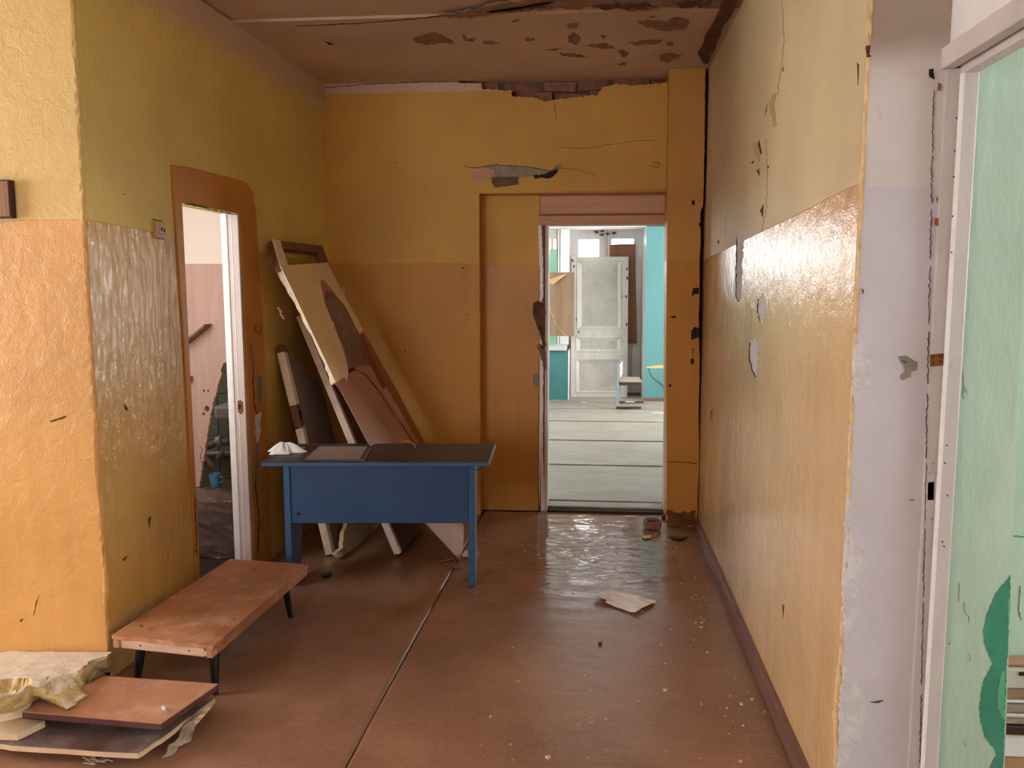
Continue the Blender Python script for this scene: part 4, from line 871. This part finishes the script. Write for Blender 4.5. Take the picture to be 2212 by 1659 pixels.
# ---- low bench by the left doorway
BZt = .222
bt = lambda x, y: Zp(x, y, BZt)
bq = [bt(241, 1372), bt(460, 1395), bt(666, 1219), bt(497, 1207)]
bench = thing('low_bench', (-1.5, 3.2, 0), 'low bench with a worn brown board top and black tapered legs', 'bench')
fr_ = rag([(241, 1372), (460, 1395)], 1.6, 16, False); ri_ = rag([(460, 1395), (666, 1219)], .8, 10, False)
MB().prism([bt(*p) for p in fr_+ri_[1:]+[(497, 1207)]], V((0, 0, -.014))).build('top_board', M['bench_top'], bench)
fx = (bq[1]-bq[0]); fl = fx.length; fx.normalize(); ry = (bq[2]-bq[1]); rl = ry.length; ry.normalize()
dz = V((0, 0, -.0155)); ht = V((0, 0, -.034)); bi = V((-fx.y, fx.x, 0))
MB().obox(bq[0]+fx*.035+bi*.004+dz, fx*(fl-.075), bi*.035, ht).build('front_rail', M['raw_wood'], bench, .003)
MB().obox(bq[0]+fx*.002+bi*.005+dz, fx*.03, bi*.035, ht*.9).build('rail_end', M['raw_wood'], bench, .002)
MB().obox(bq[1]-fx*.040+bi*.002+dz+ht*.25, fx*.036, bi*.03, ht*.6).build('rail_end', M['raw_wood'], bench, .002)
MB().obox(bq[1]-fx*.03+dz, ry*rl, fx*.026, ht).build('side_rail', M['bench_top'], bench, .003)
MB().obox(bq[0]+fx*.004+dz, ry*rl*.99, fx*.026, ht).build('side_rail', M['bench_top'], bench, .003)
MB().obox(bq[3]+fx*.02+dz-bi*.03, fx*((bq[2]-bq[3]).length-.045), bi*.03, ht).build('back_rail', M['raw_wood'], bench, .003)
for t_ in (.28, .76):
    p = bq[0]+fx*fl*t_+bi*.004+dz+ht*.45; MB().tube([p, p-bi*.0015], .0032, 8).build('nail', M['crack'], bench)
lz = BZt-.05
for px, ins in (((300, 1470), (.0, .0)), ((465, 1500), (0, 0)), ((628, 1333), (0, 0)), (None, None)):
    if px: f0 = Zp(*px)
    else: f0 = Zp(628, 1333)-fx*.34+V((0, .03, 0))
    if px == (300, 1470): f0 = Zp(465, 1500)-fx*.335
    cen = (bq[0]+bq[1]+bq[2]+bq[3])/4; d = V((cen.x-f0.x, cen.y-f0.y, 0)).normalized()
    MB().tube([V((f0.x, f0.y, 0))+V((0, 0, .001)), V((f0.x, f0.y, lz))+d*.03], .011, 12, .021).build('leg', M['black_leg'], bench)
for p, s in (((305, 1352), 6), ((505, 1338), 2.5), ((316, 1331), 2.5)):
    patch([(p[0]-s, p[1]), (p[0], p[1]-s*.5), (p[0]+s, p[1]), (p[0], p[1]+s*.5)], bt, V((0, 0, 1)), 'mortar', 'darker_area', bench, .0008, .8)

# ---- heap of boards and plaster in the left foreground
def plank(name, px, z, th, mat, label, cat='board', edge=None, n=None, amp=.8):
    pts = rag(px, amp, n or 6)
    P = [Zp(x, y, z) for x, y in pts]
    if edge is None:
        o = MB().prism(P, V((0, 0, -th))).build(name, M[mat], None); tag(o, label, cat, 'loose boards heaped in the corner'); return o
    t = thing(name, (P[0].x, P[0].y, z-th), label, cat, 'loose boards heaped in the corner')
    MB().prism(P, V((0, 0, -.004))).build('face', M[mat], t)
    c = sum(P, V())/len(P)
    MB().prism([p+(c-p).normalized()*.001-V((0, 0, .0042)) for p in P], V((0, 0, -(th-.0042)))).build('edge_band', M[edge], t)
    return t
ZT = .122
plank('loose_board', [(47, 1536), (348, 1562), (471, 1477), (228, 1460)], ZT, .024, 'pile_board', 'brown board with a maroon edge, topmost flat board of the heap', edge='maroon_edge', n=1)
MB().tube([Zp(352, 1528, ZT+.006), Zp(356, 1531, ZT+.006)], .006, 8).build('plaster_chip', M['bare_plaster'], None)
tag(bpy.data.objects['plaster_chip'], 'tiny white plaster chip on the topmost brown board', 'chip')
plank('loose_board', [(130, 1524), (335, 1542), (425, 1490), (230, 1478)], .097, .041, 'dusty_face', 'dark rough board hidden in the gap under the topmost brown board', n=2)
lowb = plank('loose_board', [(-40, 1600), (38, 1609), (298, 1625), (350, 1592), (462, 1508), (200, 1490)], .056, .022, 'laminate', 'stained grey laminate board with worn pale edges, low in the heap', edge='pale_board', n=5, amp=1.2)
plank('loose_board', [(40, 1592), (240, 1604), (395, 1535), (200, 1500)], .033, .031, 'pile_board', 'lowest board of the heap, lying on the floor in shadow', n=4)
plank('loose_board', [(-130, 1578), (37, 1586), (97, 1557), (-60, 1545)], .08, .022, 'pale_board', 'short pale board at the left end of the heap', n=3)
def curl(u, v):
    a = Zp(-60, 1578, .082).lerp(Zp(52, 1553, .082), u); return a+V((.012*math.sin(v*2.2), .03*v, .008+.032*math.sin(v*1.5)*(1+.2*u)))
tag(MB().grid(curl, 14, 10, V((0, 0, -.003))).build('curled_cardboard', M['pale_board'], None, smooth=True), 'curled strip of pale cardboard on the short pale board', 'cardboard')
lft = [(350, 1636), (362, 1618), (378, 1600), (392, 1578), (410, 1556), (428, 1536)]; rgt = [(372, 1630), (386, 1612), (408, 1602), (420, 1578), (430, 1556), (446, 1532)]
def scrapf(u, v):
    a, b = poly_at(lft, v), poly_at(rgt, v); p = (a[0]+(b[0]-a[0])*u+3*math.sin(v*17), a[1]+(b[1]-a[1])*u)
    return Zp(p[0], p[1], .004+.030*v+.022*(1-u)*(.4+.6*v))+V((0, 0, .008*NZ.noise(V((u*3, v*9, 1)))))
tag(MB().grid(scrapf, 8, 24, V((0, 0, -.002))).build('torn_lining', M['scrap'], None), 'torn grey strip of lining sticking out of the heap', 'scrap')
lft2 = [(418, 1560), (436, 1540), (462, 1508)]; rgt2 = [(426, 1562), (448, 1538), (466, 1514)]
def scrapg(u, v):
    a, b = poly_at(lft2, v), poly_at(rgt2, v); return Zp(a[0]+(b[0]-a[0])*u, a[1]+(b[1]-a[1])*u, .062+.01*v-.004*u+.002*math.sin(v*20))
tag(MB().grid(scrapg, 4, 16, V((0, 0, -.002))).build('torn_lining', M['pale_board'], None), 'narrow pale torn strip at the right corner of the heap', 'scrap')
for i in range(3):
    pt = [Zp(215+i*9+random.uniform(-4, 4), 1636+random.uniform(-3, 8), .012+random.uniform(0, .02)) for _ in range(6)]
    pass
pts_ = [[Zp(190+j*10+random.uniform(-14, 14), 1640+random.uniform(-6, 12), .004+abs(random.gauss(0, .012))) for j in range(5)] for i in range(7)]
mb = MB()
for P in pts_: mb.tube(P, .0022, 5)
o = mb.build('frayed_fibres', M['scrap'], None); tag(o, 'tuft of frayed fibres on the floor in front of the heap', 'fibres'); o['kind'] = 'stuff'
# plaster slab
ridge = [(-45, 1512), (0, 1507), (24, 1500), (43, 1494), (63, 1483), (95, 1478), (127, 1460), (158, 1452), (183, 1441), (197, 1428), (222, 1421), (240, 1413)]
lowr = [(-45, 1556), (0, 1548), (28, 1543), (48, 1531), (92, 1507), (107, 1516), (150, 1533), (188, 1505), (179, 1475), (205, 1461), (226, 1452), (241, 1464)]
lowz = [.13, .13, .13, .128, .128, .128, .124, .128, .09, .04, .03, .0]
tn = V((0, .187, .982)).normalized()
top = lambda x, y: PL(x, y, (0, 2.92, .122), tn)
def slabf(u, v):
    x, y = poly_at(ridge, u); lx, ly = poly_at(lowr, u); t = u*(len(lowz)-1); i = min(int(t), len(lowz)-2); z = lowz[i]+(lowz[i+1]-lowz[i])*(t-i)
    r = top(x, y); bk = Yp(x, 1408, 2.918); lo = Zp(lx, ly, max(z, .002)); bb_ = V((bk.x, 2.918, .02))
    if v < .4: p = bk.lerp(r, v/.4)
    elif v < .8:
        s = (v-.4)/.4; p = r.lerp(lo, s)+V((0, -.018*math.sin(s*math.pi), 0))
    else: p = lo.lerp(bb_, (v-.8)/.2)
    amp = .004 if v < .36 else .020
    nn = V((NZ.noise(p*16), NZ.noise(p*16+V((9, 0, 0))), NZ.noise(p*16+V((0, 9, 0)))))+.4*V((NZ.noise(p*45), NZ.noise(p*45+V((9, 0, 0))), 0))
    p = p+nn*amp
    if v < .4:
        hx, hy = x*1.0, 0
        dd = (p-top(4, 1478)).length
        if dd < .085: p = p-tn*.05*max(0, min(1, (.085-dd)/.02))
    return V((p.x, min(p.y, 2.922), max(p.z, .003)))
slab = tag(MB().grid(slabf, 110, 60).build('plaster_slab', M['chunk'], None, smooth=True), 'big broken slab of yellowish plaster lying on the heap against the wall', 'plaster')
slab.data.materials.append(M['chunk_top'])
for p in slab.data.polygons:
    if abs(p.normal.z) > .82 and p.center.z > .095: p.material_index = 1

# ---- things on the walls
wb = thing('wooden_block', Yp(0, 430, 2.93), 'dark-edged wooden plaque fixed high on the front-left wall', 'plaque')
f0, f1 = Yp(20, 388, 2.902), Yp(20, 471, 2.902)
MB().box(f0.x-.45, f0.x, 2.9, 2.929, f1.z, f0.z).build('backing_board', M['dark_wood'], wb, .002)
MB().box(f0.x-.45, f0.x-.004, 2.896, 2.901, f1.z+.006, f0.z-.006).build('face', M['oak'], wb, .001)
so = thing('wall_socket', Lp(340, 497), 'ivory two-hole wall socket beside the left doorway', 'socket')
c0, c1 = Lp(329, 477), Lp(351, 517)
def lrect(px, d0_, d1_): return MB().prism([Lp(*p)+LN*d0_ for p in px], LN*(d1_-d0_))
lrect(((330, 478), (351, 484), (352, 518), (331, 513)), 0, .016).build('cover', M['switch'], so, .003)
lrect(((336, 489), (347, 492), (347, 507), (337, 504)), .016, .02).build('insert', M['pink_white'], so, .002)
lrect(((338, 491), (341.5, 492), (341.5, 500), (338.5, 499)), .02, .0205).build('hole', M['hole'], so)
lrect(((343.5, 493), (346.5, 494), (346.5, 503), (344, 502)), .02, .0205).build('hole', M['hole'], so)
ribbon([(327, 474), (340, 476), (352, 479)], 2.5, Lp, LN, 'crack', 'crack', wall_left, .003)

# ---- on the corridor floor
pp_ = [Zp(1278, 1295), Zp(1318, 1275), Zp(1420, 1301), Zp(1373, 1328)]
def paperf(u, v):
    p = pp_[0].lerp(pp_[3], u).lerp(pp_[1].lerp(pp_[2], u), v)
    if v < .12 and u < .3: p = p+V((.012*(1-v/.12), 0, .012))
    h = .008+.004*math.sin(u*7+v*4)+.006*NZ.noise(V((u*5, v*5, 3)))+.02*max(0, abs(u-.5)-.36)+.010*math.exp(-((u-.55)**2+(v-.45)**2)/.01)
    return p+V((0, 0, max(.004, h)))
tag(MB().grid(paperf, 28, 20, V((0, 0, -.0008))).build('paper_sheet', M['paper'], None, smooth=True), 'crumpled white sheet of paper on the brown floor', 'paper')
def rock(name, c, s, mat, label, cat, sd=0):
    o = MB()
    bmesh.ops.create_icosphere(o.bm, subdivisions=2, radius=1)
    for v in o.bm.verts:
        n = v.co.copy(); k_ = 1+.35*NZ.noise(n*1.4+V((sd, 0, 0)))+.15*NZ.noise(n*4+V((sd, 3, 0)))
        q_ = V((max(-.8, min(.8, n.x)), max(-.8, min(.8, n.y)), max(-.8, min(.8, n.z))))*k_
        v.co = V((c.x+q_.x*s[0], c.y+q_.y*s[1], max(.002, c.z+q_.z*s[2]+s[2]*.7)))
    o = o.build(name, M[mat], None); return tag(o, label, cat)
bp = Zp(1413, 1146)
br = thing('loose_brick', (bp.x, bp.y+.03, 0), 'broken red brick lying at the foot of the pilaster', 'brick')
MB().obox(bp+V((-.05, .0, .002)), V((.10, .02, 0)), V((-.015, .09, 0)), V((0, 0, .05))).build('brick_body', M['brick'], br, .008)
MB().obox(bp+V((-.04, .01, .053)), V((.07, .015, 0)), V((-.012, .06, 0)), V((.003, 0, .012))).build('mortar_bed', M['mortar'], br, .004)
rock('plaster_lump', Zp(1436, 1120), (.03, .025, .02), 'mortar', 'grey plaster lump in the corner of the back doorway', 'plaster', 3)
rock('plaster_lump', Zp(1008, 1202), (.025, .02, .022), 'bare_plaster', 'white plaster lump beside the right leg of the blue desk', 'plaster', 5)
rock('plaster_lump', Zp(988, 1226), (.035, .022, .012), 'dusty_face', 'dark flat lump on the floor inside the desk legs', 'plaster', 6)
bp = Zp(1012, 1214)
tag(MB().obox(bp+V((.0, .02, .002)), V((.05, .03, .0)), V((-.02, .08, .01)), V((.0, .0, .05))).build('brick_piece', M['hardboard'], None, .006), 'piece of red brick half hidden behind the right desk leg', 'brick')
tag(MB().obox(Zp(945, 1218)+V((0, 0, .002)), Zp(985, 1208)-Zp(945, 1218), V((.005, .03, 0)), V((0, 0, .012))).build('wood_splinter', M['lath'], None, .002), 'flat wood splinter under the desk beside the leaning door', 'splinter')
tag(MB().prism([Zp(*p, .004) for p in rag([(1386, 1160), (1407, 1156), (1408, 1162), (1392, 1164)], .6, 2)], V((0, 0, .004))).build('wood_splinter', M['pale_board'], None), 'pale wood splinter near the pilaster on the floor', 'splinter')
tag(MB().prism([Zp(*p, .003) for p in rag([(1443, 1158), (1470, 1163), (1488, 1160), (1470, 1168), (1450, 1164)], .8, 2)], V((0, 0, .005))).build('wood_splinter', M['dark_wood'], None), 'dark curved wood splinter by the right-hand skirting', 'splinter')
tag(MB().prism([Zp(*p, .002) for p in rag([(694, 1243), (716, 1240), (712, 1247), (698, 1249)], .8, 2)], V((0, 0, .012))).build('rubber_scrap', M['black_leg'], None), 'black scrap on the floor under the front of the desk', 'scrap')
tag(MB().prism([Zp(*p, .002) for p in ((1292, 1390), (1301, 1388), (1299, 1393), (1294, 1394))], V((0, 0, .008))).build('rubber_scrap', M['black_leg'], None), 'tiny black scrap on the open floor near the paper', 'scrap')
mb = MB()
for i in range(230):
    rr = random.random()
    if rr < .35: y = random.uniform(2.3, 5.2); x = .66-abs(random.gauss(0, .12))
    elif rr < .6: y = random.uniform(4.6, 5.2); x = random.uniform(-.35, .65)
    else: y = random.uniform(2.2, 5); x = random.uniform(-.36, .65)
    s = random.uniform(.0015, .006)*(1.6 if random.random() < .1 else 1)
    mb.prism([V((x+s*random.uniform(.6, 1.3)*math.cos(a), y+s*random.uniform(.6, 1.3)*math.sin(a), fz(x, y) if x > seamx(y) else 0)) for a in (0, 1.3, 2.6, 3.9, 5.1)], V((0, 0, s*.7)))
o = mb.build('plaster_crumbs', M['pale_board'], None); tag(o, 'scattered pale plaster crumbs on the brown corridor floor', 'crumbs'); o['kind'] = 'stuff'

# ---- washroom things
sY = 5.25
s0 = Yp(456, 880, sY)
sk = thing('wash_basin', (s0.x+.22, 5.43, .5), 'white wash basin seen through the torn partition', 'basin')
sz0, sz1 = Yp(470, 906, sY).z, Yp(470, 879, sY).z
MB().prism([V((s0.x, sY+.04, sz0)), V((s0.x+.03, sY, sz0)), V((s0.x+.42, sY, sz0)), V((s0.x+.45, sY+.04, sz0)), V((s0.x+.45, 5.605, sz0)), V((s0.x, 5.605, sz0))], V((0, 0, sz1-sz0)), [[V((s0.x+.06, sY+.06, sz0)), V((s0.x+.39, sY+.06, sz0)), V((s0.x+.39, 5.53, sz0)), V((s0.x+.06, 5.53, sz0))]]).build('rim', M['porcelain'], sk, .012)
mb = MB()
def bowl(u, v):
    a = u*2*math.pi; k_ = 1-.55*v**2; cx_, cy_ = s0.x+.225, 5.42
    return V((cx_+math.cos(a)*.20*k_, cy_+math.sin(a)*.15*k_, sz0-.13*v**1.3+.004))
MB().grid(bowl, 28, 8).build('bowl', M['porcelain'], sk, smooth=True)
pz = lambda x, y: Yp(x, y, 5.42)
MB().tube([pz(508, 935), pz(504, 958), pz(490, 955), pz(470, 955), pz(446, 966), pz(430, 972)], .024, 12).build('drain_pipe', M['pipe'], sk, smooth=True)
MB().tube([pz(479, 953), pz(470, 955)], .04, 14).build('pipe_collar', M['pink_white'], sk)
lp = thing('water_pipe', pz(470, 980), 'grey water pipe running along the washroom tiles under the basin', 'pipe')
MB().tube([Yp(380, 984, 5.585), Yp(560, 978, 5.585)], .020, 12).build('pipe_run', M['chair_paint'], lp, smooth=True)
MB().tube([Yp(472, 990, 5.58), Yp(485, 976, 5.58)], .026, 12).build('pipe_joint', M['pipe'], lp)
MB().tube([pz(430, 972), pz(440, 985), pz(447, 993), pz(455, 1005), pz(462, 1010)], .022, 12, .016).build('waste_hose', M['grey_white'], sk, smooth=True)
bx0, bx1 = Yp(405, 1100, 4.5).x, Yp(515, 1100, 4.5).x
bzt = .335
def bale(u, v):
    a = u*2*math.pi; cx_, cy_ = (bx0+bx1)/2, 4.53; hx, hy = (bx1-bx0)/2+.05, .15
    ca, sa = math.cos(a), math.sin(a); f = (abs(ca)**6+abs(sa)**6)**(-1/6)
    if v < .75: z = bzt*(v/.75); k_ = 1
    else: k_ = 1-((v-.75)/.25)**1.4; z = bzt+.03*(1-k_)
    p = V((cx_+ca*f*hx*k_, cy_+sa*f*hy*k_, z))
    d = V((ca, sa, 0))*(.020*NZ.noise(V((p.x*9+p.z*5, p.y*6, p.z*9-p.x*6)))+.010*NZ.noise(V((p.x*20+p.z*30, p.y*20, p.z*30))))
    d.z += .012*NZ.noise(V((p.x*14, p.y*14, 1)))
    return V((p.x+d.x, p.y+d.y, max(.002, p.z+d.z*(v > .05))))
tag(MB().grid(bale, 72, 46).build('wrapped_bale', M['plastic'], None, smooth=True), 'bulky bale under dusty plastic sheeting inside the left doorway', 'bale')
cp = Yp(465, 1049, 4.58)
cp.z = bzt+.034
cup = thing('blue_cup', cp, 'blue plastic cup standing on the wrapped bale', 'cup')
MB().lathe(cp, [(0, .002), (.024, .002), (.034, .075), (.031, .075), (.022, .008), (0, .008)], 20).build('body', M['cup'], cup, smooth=False)
MB().tube([cp+V((.03, -.005, .06)), cp+V((.05, -.008, .055)), cp+V((.048, -.008, .03)), cp+V((.028, -.005, .022))], .004, 8).build('handle', M['cup'], cup)

# ---- far room things
Lb = Zp(1232, 858, FZ); Lb2 = Lb+V((.0, 0, 0))
Lt = Yp(1233, 555, Lb.y+.24)
lw_ = Yp(1355, 858, Lb.y).x-Lb.x
ux = V((lw_, 0, 0)); uz = Lt-Lb; uz.x = 0
nd = -V((0, uz.z, -uz.y)).normalized()
if nd.y > 0: nd = -nd
LD = lambda off: (lambda x, y: PL(x, y, Lb+nd*off, nd))
ld = thing('panelled_door', Lb+ux/2, 'loose old white three-panel door leaning in the far window recess', 'door')
PAN = (((1244, 561), (1344, 713), (1257, 572), (1334, 704)), ((1242, 726), (1343, 762), (1253, 736), (1333, 754)), ((1242, 773), (1343, 850), (1251, 783), (1333, 844)))
def RQ(f, a, b): return [f(a[0], a[1]), f(b[0], a[1]), f(b[0], b[1]), f(a[0], b[1])]
b0 = Lb+V((0, 0, .002))
MB().prism([b0, b0+ux, b0+ux+uz, b0+uz], -nd*.04, [RQ(LD(0), o0, o1) for o0, o1, _, _ in PAN]).build('door_frame', M['old_white'], ld, .003)
for o0, o1, i0, i1 in PAN:
    n1, n2 = RQ(LD(-.002), o0, o1), RQ(LD(-.022), i0, i1); o2 = RQ(LD(.006), (o0[0]+3, o0[1]+3), (o1[0]-3, o1[1]-3))
    mb = MB()
    for i in range(4):
        j = (i+1) % 4; mb.face([n1[i], n1[j], o2[j], o2[i]]); mb.face([o2[i], o2[j], n2[j], n2[i]])
    mb.build('moulding', M['old_white'], ld)
    MB().prism(RQ(LD(-.024), o0, o1), -nd*.008).build('panel', M['panel_grey'], ld)
MB().tube([LD(0)(1250, 717), LD(.001)(1250, 717)], .012, 10).build('knob_hole', M['hole'], ld)
for p in ((1237, 562), (1240, 575), (1354, 580), (1355, 600), (1353, 640), (1342, 640), (1246, 690), (1354, 700)):
    patch([(p[0]-2, p[1]-3), (p[0]+2, p[1]-1), (p[0]+1, p[1]+5), (p[0]-2, p[1]+3)], LD(0), nd, 'dark_damage', 'chipped_paint', ld, .002, 1)
npk = thing('nailed_plank', Yp(1346, 742, YNI-.02), 'red-brown plank nailed across the right leaf of the far balcony door', 'plank')
fp = lambda x, y: Yp(x, y, YNI-.001)
MB().prism([fp(*p) for p in rag([(1317, 529), (1372, 527), (1376, 742), (1318, 742)], .6, 3)], V((0, -.022, 0))).build('plank_body', M['nail_board'], npk)
for p in ((1331, 535), (1358, 535), (1361, 735)):
    MB().tube([Yp(*p, YNI-.024), Yp(*p, YNI-.029)], .014, 10).build('bolt_head', M['rust'], npk)
YBB = Lb.y-.08
bbq = lambda x, y: Yp(x, y, YBB)
bbd = thing('plywood_board', bbq(1212, 726), 'brown plywood sheet with a peeled corner fixed over the far window', 'board')
MB().prism([bbq(*p) for p in ((1184, 589), (1241, 588), (1240, 726), (1184, 726))], V((0, .02, 0))).build('sheet', M['brown_ply'], bbd)
MB().prism([bbq(*p)+V((0, -o_, 0)) for p, o_ in (((1184, 604), .004), ((1227, 590), .004), ((1193, 616), .05))], V((0, -.003, 0))).build('peeled_flap', M['veneer'], bbd)
ribbon([(1185, 640), (1187, 660), (1194, 685), (1206, 708), (1222, 725)], 2.2, bbq, NY, 'veneer', 'split_veneer', bbd, .004, .3)
# chair on a cantilever steel frame
ch = thing('school_chair', Zp(1358, 880, FZ), 'small steel-framed school chair with a sled base in the far room', 'chair')
ca, cb = Zp(1331, 883, FZ), Zp(1385, 883, FZ); cc_, cd = Zp(1338, 871, FZ), Zp(1390, 871, FZ)
st_ = Yp(1336, 824, ca.y).z
tpz = Yp(1335, 786, ca.y).z; tpf = Yp(1341, 780, cc_.y).z
def bar(a, b, w, h, mat, name): 
    d = b-a
    if abs(d.z) > abs(d.x): return MB().obox(a+V((-w/2, -w/2, 0)), d, V((w, 0, 0)), V((0, w, 0))).build(name, M[mat], ch, .004)
    return MB().obox(a+V((0, -w/2, 0)), d, V((0, w, 0)), V((0, 0, h))).build(name, M[mat], ch, .004)
bar(ca, cb, .03, .028, 'chair_dark', 'runner'); bar(cc_, cd, .03, .028, 'chair_dark', 'runner')
bar(ca+V((0, 0, .028)), V((ca.x+.02, ca.y, tpz)), .03, .03, 'chair_paint', 'leg'); bar(cc_+V((0, 0, .028)), V((cc_.x+.005, cc_.y, tpf)), .03, .03, 'chair_paint', 'leg')
sx0 = ca.x+.035; sx1 = Yp(1387, 822, ca.y).x
MB().box(sx0, sx1, ca.y-.01, cc_.y+.02, st_-.012, st_+.006).build('seat', M['seat'], ch, .005)
MB().box(sx0, sx1-.01, ca.y, ca.y+.025, st_-.05, st_-.013).build('seat_rail', M['chair_dark'], ch, .004)
MB().box(sx0, sx1-.01, cc_.y-.02, cc_.y+.005, st_-.05, st_-.013).build('seat_rail', M['chair_paint'], ch, .004)
MB().box(sx0, sx0+.02, ca.y+.02, cc_.y-.02, st_-.05, st_-.013).build('cross_bar', M['chair_dark'], ch, .004)
MB().prism([V((ca.x+.038, ca.y, tpz-.17)), V((ca.x+.038, ca.y, tpz)), V((cc_.x+.024, cc_.y, tpf)), V((cc_.x+.024, cc_.y, tpf-.17))], V((.012, 0, 0))).build('backrest', M['white_bright'], ch, .003)
for i, (p, lb) in enumerate((((1420, 893), 'white paint scrap on the far floorboards right of the chair'), ((1358, 874), 'white paint flake lying over the runners of the far chair'), ((1262, 870), 'small white flake on the far floor before the leaning door'))):
    c = Zp(*p, FZ); s = (.09, .07, .03)[i]
    tag(MB().prism([c+V((s*math.cos(a)*random.uniform(.5, 1.2), s*.35*math.sin(a)*random.uniform(.5, 1.2), .002+(.03 if i == 1 else 0))) for a in [j*.785 for j in range(8)]], V((0, 0, .008))).build('paint_flake', M['white_bright'], None), lb, 'flake')
# ---- stack of old boards in the green room
bands = [(1587, 1626, 'far_white', 'white painted box board at the bottom of the stack in the green room'), (1566, 1586, 'dark_wood', 'dark brown board resting on the white board in the green room stack'), (1549, 1565, 'scrap', 'grey-brown board in the lower middle of the green room stack'),
         (1539, 1548, 'white_paint', 'thin bluish white strip in the middle of the green room stack'), (1522, 1538, 'lilac_face', 'dusty lilac-grey board in the middle of the green room stack'), (1512, 1521, 'white_bright', 'thin bright white strip under the ochre board in the green room'),
         (1487, 1511, 'brown_ply', 'ochre brown board in the upper part of the green room stack'), (1444, 1486, 'old_white', 'old white frame with a dark slot near the top of the green room stack'), (1433, 1443, 'hardboard', 'brown board on top of the green room stack')]
SY = 2.66
for i, (y0, y1, mt, lb) in enumerate(bands):
    z0, z1 = Yp(2190, y1, SY).z, Yp(2190, y0, SY).z
    if i == 0: z0 = .001
    dx = random.uniform(-.012, .012)
    t = thing('stacked_board', (1.6, SY, z0), lb, 'board', 'old boards stacked in the green room')
    o = MB().obox((1.165, SY+dx, z0), V((.95, .008, .0)), V((0, .055, 0)), V((0, 0, z1-z0-.001))).build('board_body', M[mt], t, .004)
    if mt == 'old_white':
        a = Yp(2203, 1452, SY+dx-.001); b = Yp(2222, 1460, SY+dx-.001)
        MB().box(a.x, b.x, SY+dx-.002, SY+dx+.004, b.z, a.z).build('slot', M['hole'], t)
